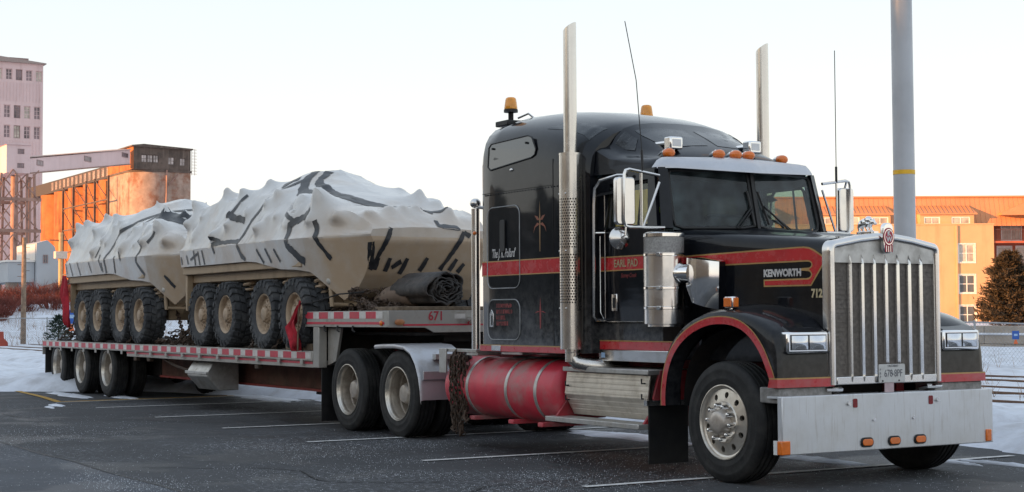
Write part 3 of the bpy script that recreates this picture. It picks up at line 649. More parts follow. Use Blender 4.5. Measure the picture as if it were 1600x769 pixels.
for x in wall_cells(66.0, 75.2, 24.62, 28.1, ops): m_.box(x[0], x[1], 0, .25, x[2], x[3])
m_.box(66.0, 75.2, .26, 13.5, 24.62, 28.1)
pen = O('penthouse', m_.xf(qx(-228)), WD, t, smooth=0, fix=False)
O('penthouse_side', M().box(-241.5, -228.01, 65.93, 65.995, 24.63, 28.1), SILOO, t, smooth=0)  # sunlight's orange laid on the sun-facing side as a coloured sheet
for x in ops: window(t, WD, mat('dusty_pane', (.42, .36, .34), .25, 0, .4, 1.0), qx(-228), *x, fr=.07, bars=(1, 1))
O('penthouse_roof', M().prism([(65.6, 28.1), (75.5, 27.95), (75.5, 28.15), (67.5, 28.55), (65.6, 28.3)], 'x', -242, -227.6), WD, t, smooth=0)
m_ = M().box(-292, -242, 66.4, 74.8, 24.3, 26.4); O('roof_gallery', m_, mat('dark_gallery', (.06, .055, .055), .8), t, smooth=0)
for i in range(14): window(t, RUSTW, WINL, qy(66.38), -243.6 - i * 2.6, -242.2 - i * 2.6, 24.7, 26.1, v=0, fr=.1)
m_ = M().tube([(-227.7, 71.2, 24.6), (-227.7, 71.2, 21.3), (-227.7, 71.0, 16)], .16, 6); m_.tube([(-227.7, 71.3, 22.0), (-227.7, 73.0, 24.0)], .12, 6); O('drain_pipe', m_, STL, t)
m_ = M()
for y in (75.45, 75.95): m_.bar((-228.2, y, 24), (-228.2, y, 28.2), .06, .06)
for k in range(9): m_.bar((-228.2, 75.45, 24.2 + k * .48), (-228.2, 76.3, 24.2 + k * .48), .05, .05)
O('caged_ladder', m_, STL, t, smooth=0)
t = thing('silo_scaffold', 'dark steel lattice frames standing against the orange silos', 'scaffold', (-250, 64.5, 0))
for i, x in enumerate((-236.5, -244.0, -249.0, -256.5, -263)):
    O('lattice_leg', M().bar((x, 64.6, 2), (x, 64.6, 24.2), .3, .3), WD, t, smooth=0)
    if i < 4:
        x2 = (-236.5, -244.0, -249.0, -256.5, -263)[i + 1]
        for z in (5, 9, 12.8, 16.6, 20.4):
            O('lattice_beam', M().bar((x, 64.6, z), (x2, 64.6, z), .18, .22), WD, t, smooth=0)
            if i % 2 == 1 or z > 12: O('lattice_brace', M().bar((x, 64.55, z), (x2, 64.55, z + 3.7), .11, .11), WD, t, smooth=0)
# grey conveyor shed
SHED = mat('pale_grey_siding', (.40, .42, .44), .7, 0, .05, .4); SHEDW = mat('white_siding', (.72, .68, .63), .7, 0, .04, .4)
t = thing('conveyor_shed', 'pale grey sloped-side conveyor shed on the bank below the trestle', 'shed', (-150, 29, 2.5))
O('shed_body', M().prism([(28.9, 2.0), (32.2, 2.0), (30.6, 8.3), (29.9, 8.9), (28.9, 8.6)], 'x', -148.3, -140.6), SHED, t, smooth=0)
O('white_side', M().box(-148.0, -141.0, 28.84, 28.895, 6.9, 8.5), SHEDW, t, smooth=0)
O('lower_gallery', M().box(-180, -141.2, 26.4, 28.85, 4.9, 6.8), SHED, t, smooth=0); O('lower_roof', M().box(-180, -141.0, 26.2, 28.86, 6.81, 6.98), SHEDW, t, smooth=0)
window(t, RUSTW, WIN, qx(-140.6), 29.5, 29.95, 6.7, 7.5, v=-.04, fr=.06); window(t, RUSTW, WIN, qy(26.4), -146.5, -145.6, 5.3, 6.0, v=-.04, fr=.06)
for x, y in ((-143, 27.2), (-150, 27.2), (-158, 27.2)): O('concrete_leg', M().box(x - .5, x + .5, y - .5, y + .5, 1.5, 4.9), CONC, t, smooth=0)
O('inclined_chute', M().bar((-139.8, 29.0, 4.2), (-139.2, 33.8, 5.4), .5, .5), STL, t, smooth=0)
# ---- unseen buildings behind the photographer, placed and sized to throw the shade over the lot
BR = mat('brown_brick', (.25, .165, .105), .85, 0, .12, .4, dirt=(.14, .09, .06), da=.4, ds=.4); BR2 = mat('tan_render', (.42, .31, .20), .85, 0, .08, .3, dirt=(.25, .18, .12), da=.4, ds=.25); BR3 = mat('dark_brick', (.10, .075, .065), .85, 0, .15, .5)
def block(label, x0, x1, y0, y1, h, mt_, nw, rows_):
    t = thing('street_building', label, 'building', ((x0 + x1) / 2, (y0 + y1) / 2, 0)); m_ = M(); ops = []
    st = (x1 - x0) / nw
    for i in range(nw):
        for k in range(rows_): ops.append((x0 + st * (i + .3), x0 + st * (i + .7), 1.2 + k * (h - 1.5) / rows_, 1.2 + k * (h - 1.5) / rows_ + 1.7))
    qq = Matrix(((1, 0, 0, 0), (0, -1, 0, y1), (0, 0, 1, 0), (0, 0, 0, 1)))
    for x in wall_cells(x0, x1, -.3, h, ops): m_.box(x[0], x[1], 0, .3, x[2], x[3])
    O('wall', m_.xf(qq), mt_, t, smooth=0, fix=False); O('building_core', M().box(x0 + .02, x1 - .02, y0, y1 - .31, -.3, h - .02), mt_, t, smooth=0)
    for x in ops: window(t, FRW, WIN, qq, *x)
    O('cornice', M().box(x0 - .1, x1 + .1, y0 - .1, y1 + .12, h, h + .35), BR3, t, smooth=0)
    O('stair_head', M().box(lerp(x0, x1, .3), lerp(x0, x1, .42), y0 + 2, y1 - 2, h + .35, h + 2.2), mt_, t, smooth=0)
block('long tan three storey building across the lot opposite the truck', -62, -8, -74, -60, 14.2, BR2, 16, 4)
block('brown brick three storey building across the lot beyond the truck nose', -7.6, 62, -75, -60.5, 14.6, BR, 18, 4)
block('low dark brick warehouse across the lot beside the tan building', -104, -62.5, -76, -60, 11.2, BR3, 10, 3)
block('brown brick warehouse with a plain roof further along the street', -136, -104.4, -76, -60.4, 11.8, BR, 8, 3)
block('taller unseen tan block added to shade the conveyor shed', -172, -136.5, -78, -60, 18.6, BR2, 9, 5)  # unseen block added here, tall enough to keep the sun off the shed

# a few dark trees at the edge of the lot, seen in the truck's paint
for i, (x, y, h) in enumerate(((-60.5, -41, 9.6), (-66, -42.5, 11.5), (-71.5, -40.5, 10.2), (-77, -43, 12.2), (-55, -42, 8.4))):
    conifer('lot_edge_tree', 'dark spruce in the row of trees at the street edge of the lot', (x, y, -.1), h, h * .24, 30 + i, 60, 46, NEED2, .75)['group'] = 'spruces at the edge of the lot'
# ================================================================== WHEELS (meshes shared by truck and trailer)
def tyre_mesh(R, w, rb, grooves=4, mt=RUB, name='tyre'):
    h = w / 2; p = [(rb, -h * .80), (rb + .015, -h * .93), (rb + (R - rb) * .28, -h), (rb + (R - rb) * .33, -h * 1.012), (rb + (R - rb) * .36, -h), (rb + (R - rb) * .62, -h * .985), (rb + (R - rb) * .66, -h * .995), (rb + (R - rb) * .70, -h * .975), (R * .955, -h * .90), (R * .985, -h * .80), (R * .997, -h * .70)]
    tr = []; gw = .011
    for i in range(grooves):
        y = -h * .55 + h * 1.1 * i / (grooves - 1); tr += [(R, y - gw), (R - .014, y - gw * .6), (R - .014, y + gw * .6), (R, y + gw)]
    p = p + tr + [(r, -y) for r, y in reversed(p)]
    return M().lathe(p, ax='y', n=64).mesh(name, mt, 30)
T_FR = tyre_mesh(.518, .285, .305); T_DR = tyre_mesh(.518, .275, .305)
def holed_ring(ro, ri, yo, yi, rh, rc, n=10, k=16, el=1.15):
    """annulus with n round hand holes"""
    m_ = M()
    for s in range(n):
        a0 = 2 * PI * s / n; hw = PI / n; outer = []; inner = []
        for i in range(k):
            t = 2 * PI * i / k; cx, cz = math.cos(t), math.sin(t)
            sc = 1 / max(abs(cx), abs(cz)); uu, vv = cx * sc, cz * sc                     # square boundary in (angle, radius)
            outer.append((a0 + hw * uu, lerp(ri, ro, (vv + 1) / 2))); inner.append((a0 + cx * rh / rc, rc + cz * rh * el))
        def P(a, r, dy=0): return (r * math.sin(a), lerp(yi, yo, (r - ri) / (ro - ri)) + dy, r * math.cos(a))
        v = [P(*p) for p in outer] + [P(*p) for p in inner] + [P(*p, .03) for p in inner]
        f = [(i, (i + 1) % k, k + (i + 1) % k, k + i) for i in range(k)] + [(k + i, k + (i + 1) % k, 2 * k + (i + 1) % k, 2 * k + i) for i in range(k)]
        m_.add(v, f)
    return m_
fr = holed_ring(.283, .178, -.108, -.128, .024, .232)
fr.lathe([(.30, .12), (.287, .0), (.298, -.118), (.306, -.132), (.313, -.142), (.320, -.140), (.322, -.128), (.314, -.122)], n=60)
fr.lathe([(.298, -.118), (.291, -.116), (.283, -.108)], n=60); fr.lathe([(.178, -.128), (.172, -.137), (.115, -.142)], n=60)
RIM_F = fr.mesh('wheel', DUSTY, 40)
HUB_F = M().lathe([(.116, -.135), (.112, -.165), (.104, -.178), (.098, -.205), (.088, -.216), (.05, -.222), (.001, -.223)], n=36).mesh('hub_cap', HUBS, 40)
NUT = M().lathe([(.026, 0), (.026, -.014), (.023, -.020), (.020, -.050), (.014, -.066), (.0005, -.070)], n=12).mesh('lug_nut', CHROME, 40)
DRUM = M().lathe([(.001, -.03), (.27, -.03), (.275, .08)], n=28).mesh('brake_drum', DARK, 40)
dr = M().lathe([(.30, .12), (.298, -.10), (.306, -.128), (.313, -.139), (.320, -.137), (.322, -.126), (.314, -.120)], n=60)
dr.lathe([(.300, -.120), (.290, -.105), (.288, -.075)], n=60)
RIM_D = dr.mesh('wheel', DUSTY, 40)
DEEP_D = M().lathe([(.288, -.075), (.284, -.06), (.276, -.045), (.272, .03), (.262, .045), (.258, .12), (.235, .15), (.20, .165)], n=60).mesh('rim_dish', mat('dusty_shaded_dish', (.33, .285, .235), .45, .35, .12, 6, dirt=(.15, .115, .085), da=.6, ds=8), 30)  # shade of the deep dish put into the colour, along with brown dirt
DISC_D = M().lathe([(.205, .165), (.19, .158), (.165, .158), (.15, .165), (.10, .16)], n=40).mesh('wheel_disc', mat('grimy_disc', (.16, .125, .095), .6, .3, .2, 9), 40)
HUB_D = M().lathe([(.125, .16), (.120, -.02), (.108, -.04), (.100, -.055), (.06, -.062), (.001, -.063)], n=36).mesh('hub_cap', HUBS, 40)
RIM_T = M(); RIM_T = dr.mesh('wheel', DUSTY, 40)
def child(name, me, parent, loc=(0, 0, 0), rot=None):
    o = bpy.data.objects.new(name, me); o['_local'] = 1; C.objects.link(o); o.parent = parent; o.location = loc
    if rot: o.rotation_euler = rot
    del o['_local']; return o
def put_wheel(root, x, y, z, side, kind, roll_=0.):
    """side -1: right-hand side of the vehicle (outer face towards -y)"""
    rim = {'F': RIM_F, 'D': RIM_D, 'T': RIM_T}[kind]
    o = child('wheel', rim, root, Vector((x, y, z)) - ROOT[root.name], (0, roll_, 0 if side < 0 else PI))
    if kind == 'F':
        child('tyre', T_FR, o); child('hub_cap', HUB_F, o); child('brake_drum', DRUM, o)
        for i in range(10): a = 2 * PI * (i + .5) / 10; child('lug_nut', NUT, o, (.146 * math.sin(a), -.136, .146 * math.cos(a)))
    else:
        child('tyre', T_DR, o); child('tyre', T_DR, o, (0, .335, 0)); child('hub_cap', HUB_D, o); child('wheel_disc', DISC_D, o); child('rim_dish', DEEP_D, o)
    return o
# ================================================================== TRACTOR
TR = thing('semi_truck', 'black long-nose tractor truck with red stripe, tall chrome stacks and sleeper', 'truck', (0, 0, 0))
def P(name, mb, mt, bev=0, smooth=35, parent=None): return O(name, mb, mt, parent or TR, bev, smooth)
def both(name, mk, mt, bev=0, smooth=35):
    a = P(name, mk(), mt, bev, smooth); b = P(name, mk().mir(), mt, bev, smooth); return a, b
ZR = .507
for s in (-1, 1):
    put_wheel(TR, 0, s * 1.06, ZR + .008, s, 'F', .12)
    for x in (-6.1, -7.48): put_wheel(TR, x, s * 1.06, ZR + .008, s, 'D', .5 + x)
# chassis
for s in (-1, 1): P('frame_rail', M().box(-8.25, .45, s * .43 - .045, s * .43 + .045, .72, 1.0), REDF)
for x, z in ((0, .50), (-6.1, .515), (-7.48, .515)): P('axle', M().cyl((x, -.95, z), (x, .95, z), .075 if x else .06, 14), DARK)
for x in (-6.1, -7.48): P('differential', M().ball((x, 0, .52), .25, 8), DARK)
P('cross_member', M().box(-5.0, -4.85, -.385, .385, .74, .98), REDF); P('cross_member', M().box(-8.24, -8.1, -.385, .385, .74, .98), REDF)
P('fifth_wheel', M().prism([(-7.35, .55), (-6.55, .35), (-6.3, .45), (-6.3, -.45), (-6.55, -.35), (-7.35, -.55)], 'z', 1.12, 1.2), DARK)
P('fifth_wheel_mount', M().box(-7.1, -6.5, -.40, .40, 1.001, 1.119), DARK)
P('engine_block', M().box(-1.0, .35, -.33, .33, .72, 1.55), DARK, .04)
P('transmission', M().box(-2.6, -1.001, -.28, .28, .62, 1.05), DARK, .05)
for s in (-1, 1): P('leaf_spring', M().tube([(-.8, s * .46, .62), (-.3, s * .46, .55), (0, s * .46, .56), (.3, s * .46, .56), (.62, s * .46, .66)], .045, 6), DARK)
P('deck_plate', M().box(-5.05, -4.2, -.62, .62, 1.001, 1.03), ALU)
# bumper
bp_ = P('bumper', M().box(.725, .785, -1.22, 1.22, .288, .762), ALUW, .008)
P('bumper_lip', M().box(.60, .724, -1.22, 1.22, .745, .761), ALUW, parent=bp_)
for y in (-.301, .012, .315):
    mk = M().prism([(y + a, .356 + b) for a, b in rrect(0, 0, .145, .082, .04)], 'x', .7855, .797); e_ = P('marker_lamp', mk, BLK, .004, parent=bp_)
    P('marker_lens', M().prism([(y + a, .356 + b) for a, b in rrect(0, 0, .118, .055, .027)], 'x', .7975, .806), AMB, .004, parent=bp_)
for y, d in ((-.425, -.075), (.453, .075)):
    P('tow_hole', M().prism([(y + a, .686 + b) for a, b in rrect(0, 0, .05, .075, .012)], 'x', .7855, .789), REDL, parent=bp_)
    P('tow_pin', M().cyl((.785, y + d, .687), (.805, y + d, .687), .019, 10), STEEL, parent=bp_)
for y in (-.217, .244): P('bolt', M().cyl((.785, y, .542), (.797, y, .542), .014, 8), STEEL, parent=bp_)
for s in (-1, 1):
    P('corner_marker', M().box(.745, .80, s * 1.155 - .033, s * 1.155 + .033 + .0, .30, .405) if s > 0 else M().box(.745, .80, -1.245, -1.145, .292, .405), AMB, .008, parent=bp_)
    if s < 0: P('marker_bezel', M().box(.70, .744, -1.243, -1.221, .292, .405), WHITE, parent=bp_)
    P('bumper_bracket', M().box(.42, .724, s * .43 - .05, s * .43 + .05, .55, .70), DARK)
    P('tow_hook', M().tube([(.62, s * .50, .78), (.70, s * .50, .80), (.70, s * .66, .80), (.62, s * .66, .78)], .022, 6), STEEL)
    P('under_panel', M().box(.46, .70, s * .60 if s > 0 else -1.18, 1.18 if s > 0 else s * .60, .70, .83), mat('battered_alloy', (.25, .24, .23), .6, .5, .3, 12, dirt=(.45, .44, .43), da=.5, ds=18), .01)
# grille shell
def outline(off):
    half = [(.65 - off, .84), (.65 - off, 1.5), (.65 - off, 1.95)]
    for i in range(1, 7):
        a = rad(90 * i / 6); half.append((.57 + (.08 - off) * math.cos(a) if off < .079 else .65 - off - .002 * i, 1.965 + (.085 - off) * math.sin(a) + .0 if off < .084 else 1.966 - off * .0 + (.085 - off) + .001 * i))
    half.append((.30, 2.098 - off)); half.append((.12, 2.118 - off)); half.append((0, 2.124 - off))
    return half + [(-y, z) for y, z in reversed(half[:-1])]
rows = []
for off, x in ((.0, .655), (.0, .70), (.006, .728), (.022, .747), (.045, .752), (.065, .74), (.072, .722), (.076, .70)):
    rows.append([(x, y, z) for y, z in outline(off)])
sh = P('grille_surround', M().loft(rows), STEEL, 0, 50)
P('grille_sill', M().box(.69, .742, -.578, .578, .84, .905), STEEL, .006, parent=sh)
ins = outline(.07); top_ = [(y, z) for y, z in ins if z > 1.9]
P('grille_top_panel', M().prism([(.578, 1.862)] + top_ + [(-.578, 1.862)], 'x', .715, .725), ALU, 0, 20)
P('radiator_screen', M().box(.695, .705, -.577, .577, .906, 1.861), MESHG)
m_ = M()
for k in range(24): m_.box(.7055, .709, -.577, .577, .93 + k * .039, .935 + k * .039)
P('screen_wires', m_, MESHG, 0, 0)
for k in range(7):
    y = (k - 3) * .137
    m_ = M().loft([[(.71, y - .014, .87), (.748, y, .86), (.71, y + .014, .87)], [(.71, y - .014, .9), (.757, y, .9), (.71, y + .014, .9)], [(.715, y - .014, 1.85), (.757, y, 1.85), (.715, y + .014, 1.85)], [(.726, y - .010, 1.885), (.75, y, 1.885), (.726, y + .010, 1.885)], [(.7265, y - .001, 1.935), (.728, y, 1.935), (.7265, y + .001, 1.935)]])
    P('grille_bar', m_, CHROME, 0, 20)
e_ = P('emblem', M().prism([(a, 2.075 + b) for a, b in rrect(0, 0, .115, .26, .045)], 'x', .728, .772), CHROME, .01)
ov = [(.062 * math.cos(2 * PI * i / 28), 2.085 + .078 * math.sin(2 * PI * i / 28)) for i in range(28)]
P('emblem_oval', M().prism(ov, 'x', .7725, .778), mat('emblem_red', (.42, .02, .06), .3), .002, parent=e_)
P('emblem_ring', M().add([(.7785, y * s_, 2.085 + (z - 2.085) * s_) for s_ in (.86, .76) for y, z in ov], [(i, (i + 1) % 28, 28 + (i + 1) % 28, 28 + i) for i in range(28)]), CHROME, 0, 0, parent=e_)
P('emblem_letters', text_mesh('K', .062, face_mtx((.780, 0, 2.113), (0, 1, 0)), WHITE, .001, bold=.002), None, parent=e_)
P('emblem_letters', text_mesh('W', .062, face_mtx((.780, 0, 2.062), (0, 1, 0)), WHITE, .001, bold=.002), None, parent=e_)
for k in range(4): P('emblem_stripe', M().box(.7725, .777, -.042 + k * .025, -.033 + k * .025, 1.955, 2.02), mat('emblem_red', (1, 1, 1)), parent=e_)
# licence plate
P('plate_bracket', M().box(.755, .762, -.06, .045, .765, .99), mat('pale_bracket', (.5, .38, .40), .5))
pl = P('licence_plate', M().prism([(.02 + a, .925 + b) for a, b in rrect(0, 0, .305, .155, .012)], 'x', .763, .767), mat('plate_white', (.60, .60, .585), .45, 0, .05, 20, dirt=(.33, .30, .28), da=.4, ds=20), .001)
PT = mat('plate_text', (.055, .06, .085), .5)
P('plate_number', text_mesh('678 8PF', .088, face_mtx((.7685, .035, .922), (0, 1, 0)), PT, .0006, sx=.74, bold=-.0005), None, parent=pl)
P('plate_crown', M().prism([(.022, .912), (.037, .912), (.0295, .932)], 'x', .768, .7688), PT, parent=pl)
P('plate_name', text_mesh('ONTARIO', .027, face_mtx((.7685, .03, .986), (0, 1, 0)), PT, .0005), None, parent=pl)
for k, ch in enumerate('PRP'): P('plate_prefix', text_mesh(ch, .028, face_mtx((.7685, -.115, .955 - k * .03), (0, 1, 0)), PT, .0005), None, parent=pl)
for y in (-.09, .10): P('plate_bolt', M().cyl((.767, y, .862), (.772, y, .862), .007, 8), DARK, parent=pl)
# hood
def hw(x): return .743 - .149 * x
def hzc(x): return 2.105 + (.45 - x) * .09
rows = []
for i in range(15):
    x = .66 - 1.62 * i / 14; w_ = hw(x); zc = hzc(x); h_ = [(w_, 1.02), (w_, 1.3), (w_, 1.7), (w_, zc - .16), (w_ - .004, zc - .11), (w_ - .018, zc - .072), (w_ - .045, zc - .043), (w_ - .09, zc - .025), (w_ - .16, zc - .016), (.3, zc - .006), (.13, zc + .0), (.11, zc + .012), (0, zc + .016)]
    rows.append([(x, -y, z) for y, z in h_] + [(x, y, z) for y, z in reversed(h_[:-1])])
P('hood', M().loft(rows), BLACK, 0, 40)
P('cowl', M().loft([[(-.955, -.905, 1.05), (-.955, -.905, 2.12), (-.955, -.80, 2.20), (-.955, 0, 2.235), (-.955, .80, 2.20), (-.955, .905, 2.12), (-.955, .905, 1.05)], [(-1.12, -.985, 1.05), (-1.12, -.985, 2.13), (-1.12, -.86, 2.22), (-1.02, 0, 2.245), (-1.12, .86, 2.22), (-1.12, .985, 2.13), (-1.12, .985, 1.05)]]), BLACK, 0, 40)
HX = Vector((1.61, .24, 0)).normalized(); HN = Vector((.24, -1.61, 0)).normalized()
def hood_pt(x, z, o=.003): return Vector((x, -hw(x), z)) + HN * o
def hood_poly(name, pts, mt, o=.003, th=.0015):
    a = [hood_pt(x, z, o) for x, z in pts]; b = [hood_pt(x, z, o - th) for x, z in pts]; n = len(pts)
    return P(name, M().add(a + b, [tuple(range(n)), tuple(range(n, 2 * n))[::-1]] + [(i, (i + 1) % n, n + (i + 1) % n, n + i) for i in range(n)]), mt, 0, 0)
def arcp(cx, cz, rx, rz, a0, a1, n=8): return [(cx + rx * math.cos(rad(lerp(a0, a1, i / n))), cz + rz * math.sin(rad(lerp(a0, a1, i / n)))) for i in range(n + 1)]
outer_s = [(-.955, 1.97), (.40, 2.004)] + [(.46, 2.004), (.52, 1.995), (.57, 1.975), (.705, 1.894), (.535, 1.668), (.015, 1.668), (.015, 1.732), (.475, 1.735)] + arcp(.49, 1.765, .045, .03, -90, 70, 6) + [(.46, 1.798), (.42, 1.80), (.42, 1.818), (.46, 1.822)] + arcp(.495, 1.848, .045, .027, -70, 90, 6) + [(-.955, 1.862)]
hood_poly('hood_stripe_edge', outer_s, GOLD, .0026)
def inset(p, d):
    r_ = []; n = len(p); ar = sum(p[i][0] * p[(i + 1) % n][1] - p[(i + 1) % n][0] * p[i][1] for i in range(n)); sg = 1 if ar > 0 else -1
    for i in range(n):
        a, b, c_ = (Vector(p[i - 1]), Vector(p[i]), Vector(p[(i + 1) % n])); e1 = (b - a).normalized(); e2 = (c_ - b).normalized(); n1 = Vector((-e1.y, e1.x)) * sg; n2 = Vector((-e2.y, e2.x)) * sg
        k = n1 + n2; k = k / max(.35, k.dot(n1)) if k.length > .05 else n1
        r_.append(tuple(b + k * d))
    return r_
inner_s = [(-.955, 1.957), (.40, 1.991)] + [(.455, 1.991), (.512, 1.983), (.56, 1.964), (.685, 1.891), (.528, 1.681), (.028, 1.681), (.028, 1.719), (.48, 1.722)] + arcp(.492, 1.765, .056, .043, -90, 40, 6) + [(.515, 1.81)] + arcp(.497, 1.848, .056, .040, -40, 90, 6) + [(-.955, 1.875)]
hood_poly('hood_stripe', inner_s, RED, .0045)
CHT = mat('chrome_letters', (.72, .72, .74), .25, .6)
P('hood_name', text_mesh('KENWORTH', .085, face_mtx(hood_pt(.225, 1.783, .004), HX), CHT, .003, sx=.86, bold=.004), None)
P('unit_number', text_mesh('712', .098, face_mtx(hood_pt(.595, 1.602, .004), HX), mat('pale_gold', (.62, .52, .33), .35, .4), .002, sx=.80, bold=.004), None)
P('unit_number', text_mesh('712', .098, face_mtx(-1 * HN * 0 + Vector((.595, hw(.595) + .004, 1.602)), (-1.61, .24, 0)), MATS['pale_gold'], .002, sx=.80, bold=.004), None)
# bear ornament on the hood
P('ornament_base', M().prism([(.52 + a, b) for a, b in rrect(0, 0, .20, .10, .03)], 'z', 2.115, 2.142), CHROME, .004)
bb = M()
for c_, r_, sq in (((.50, 0, 2.222), .042, (1.5, .85, .95)), ((.535, 0, 2.240), .038, (1, .9, 1)), ((.455, 0, 2.212), .036, (1, .9, 1.05)), ((.585, 0, 2.222), .026, (1.2, .85, .95)), ((.615, 0, 2.206), .015, (1.5, .8, .8))): bb.ball(c_, r_, 8, sq)
for x, xe in ((.452, .448), (.545, .55)):
    for s in (-1, 1): bb.tube([(x, s * .018, 2.215), (x - .012, s * .022, 2.18), (xe, s * .022, 2.146), (xe + .02, s * .022, 2.145)], [.021, .016, .012, .009], 8)
for s in (-1, 1): bb.ball((.585, s * .016, 2.247), .008, 5)
o = P('bear_ornament', bb, CHROME); md = o.modifiers.new('join', 'REMESH'); md.mode = 'VOXEL'; md.voxel_size = .005; md.use_smooth_shade = True
# fenders
LIP = [(-.80, .62, -.87, .62), (-.797, .76, -.872, .80), (-.745, .96, -.825, 1.02), (-.63, 1.125, -.705, 1.215), (-.45, 1.25, -.505, 1.355), (-.22, 1.33, -.25, 1.44), (0, 1.35, 0, 1.46), (.2, 1.325, .23, 1.44), (.36, 1.25, .42, 1.39), (.49, 1.125, .575, 1.325), (.575, .985, .665, 1.27), (.615, .90, .70, 1.12), (.632, .83, .715, .83)]
LIPS = []
for i in range(len(LIP) - 1):
    p0, p1, p2, p3 = LIP[max(0, i - 1)], LIP[i], LIP[i + 1], LIP[min(len(LIP) - 1, i + 2)]
    for k in range(4):
        t = k / 4; LIPS.append(tuple(.5 * (2 * b + (c_ - a) * t + (2 * a - 5 * b + 4 * c_ - d) * t * t + (3 * b - a - 3 * c_ + d) * t ** 3) for a, b, c_, d in zip(p0, p1, p2, p3)))
LIPS.append(LIP[-1])
def fender():
    rows = []; n = len(LIPS)
    for i, (lx, lz, tx, tz) in enumerate(LIPS):
        u_ = i / (n - 1); hump = sstep(.15, .45, u_) * (1 - sstep(.72, .86, u_)); frn = sstep(.76, .86, u_)
        yin = lerp(-.98, -.66, sstep(.12, .4, u_))
        rows.append([(lx, -1.05, lz), (lx, -1.200, lz), (lerp(lx, tx, .5), -1.204, lerp(lz, tz, .5)), (lerp(lx, tx, .82), -1.198, lerp(lz, tz, .82)), (lerp(lx, tx, .96), -1.178, lerp(lz, tz, .96)), (tx + .0, -1.14, tz + .012 * hump), (tx + .004 * frn, lerp(-1.14, yin, .3), tz + .035 * hump), (tx + .008 * frn, lerp(-1.14, yin, .65), tz + .06 * hump), (tx + .008 * frn, yin, tz + .055 * hump)])
    return M().loft(rows)
both('fender', fender, BLACK, 0, 60)
def band(d0, d1, o, fy):
    rows = []; rf = []
    for lx, lz, tx, tz in LIPS[:-2]:
        d = Vector((tx - lx, tz - lz)).normalized() if False else Vector((lx, lz - .62)).normalized() if lz > .7 else Vector((-1, 0))
        rows.append([(lx + d.x * d0, -o, lz + d.y * d0), (lx + d.x * d1, -o, lz + d.y * d1)])
    m_ = M().loft(rows)
    return m_
both('fender_red_band', lambda: band(.0, .060, 1.2085, 0), RED, 0, 60); both('fender_gold_line', lambda: band(.060, .070, 1.2082, 0), GOLD, 0, 60)
both('fender_front_band', lambda: M().add([(.60, -1.2095, .83), (.718, -1.2095, .83), (.718, -1.2095, .898), (.62, -1.2095, .898), (.727, -1.16, .83), (.727, -1.16, .898), (.731, -.60, .83), (.731, -.60, .898)], [(0, 1, 2, 3), (1, 4, 5, 2), (4, 6, 7, 5)]), RED, 0, 60)
both('fender_front_gold', lambda: M().add([(.718, -1.2092, .898), (.718, -1.2092, .91), (.62, -1.2092, .898), (.612, -1.2092, .91), (.7268, -1.16, .898), (.7268, -1.16, .91), (.7308, -.60, .898), (.7308, -.60, .91)], [(2, 0, 1, 3), (0, 4, 5, 1), (4, 6, 7, 5)]), GOLD, 0, 60)
both('wheel_well', lambda: M().loft([[(lx * .93, -1.04, .507 + (lz - .507) * .95), (lx * .93, -.62, .507 + (lz - .507) * .95)] for lx, lz, _, _ in LIPS]), DARK, 0, 60)
for s in (-1, 1):
    f = (lambda m_: m_ if s < 0 else m_.mir())
    hb_ = P('headlight', f(M().box(.60, .742, -1.115, -.668, 1.108, 1.285)), CHROME, .018)
    P('headlight_recess', f(M().box(.7425, .744, -1.085, -.695, 1.135, 1.26)), BLK, parent=hb_)
    for y in (-1.075, -.882): P('headlight_lens', f(M().loft([[(.7445 + .022 * (1 - (2 * i / 8 - 1) ** 2) * (1 - (2 * j / 6 - 1) ** 2) + .004, y + .175 * i / 8, 1.14 + .113 * j / 6) for i in range(9)] for j in range(7)])), LENS, 0, 60, parent=hb_)
    P('headlight_pod', f(M().loft([[(.72, -1.10, 1.10), (.72, -.67, 1.10), (.72, -.67, 1.288), (.72, -1.10, 1.288)], [(.42, -1.02, 1.18), (.42, -.67, 1.18), (.42, -.67, 1.40), (.42, -1.02, 1.40)]], True)), BLACK, .02)
    ts = P('turn_signal', f(M().box(-.055, .06, -1.13, -1.06, 1.485, 1.585)), CHROME, .012)
    P('turn_signal_lens', f(M().box(-.045, .05, -1.145, -1.131, 1.495, 1.575)), AMB, .008, parent=ts); P('turn_signal_lens', f(M().box(.0605, .072, -1.122, -1.068, 1.495, 1.575)), AMB, .008, parent=ts)
    P('turn_signal_stem', f(M().cyl((0, -1.095, 1.40), (0, -1.095, 1.487), .018, 8)), CHROME)
    P('front_mud_flap', f(M().box(-1.12, -1.105, -1.17, -.72, .07, .60)), BLK, .004); P('flap_bar', f(M().box(-1.14, -1.09, -1.20, -.5, .601, .65)), STEEL)
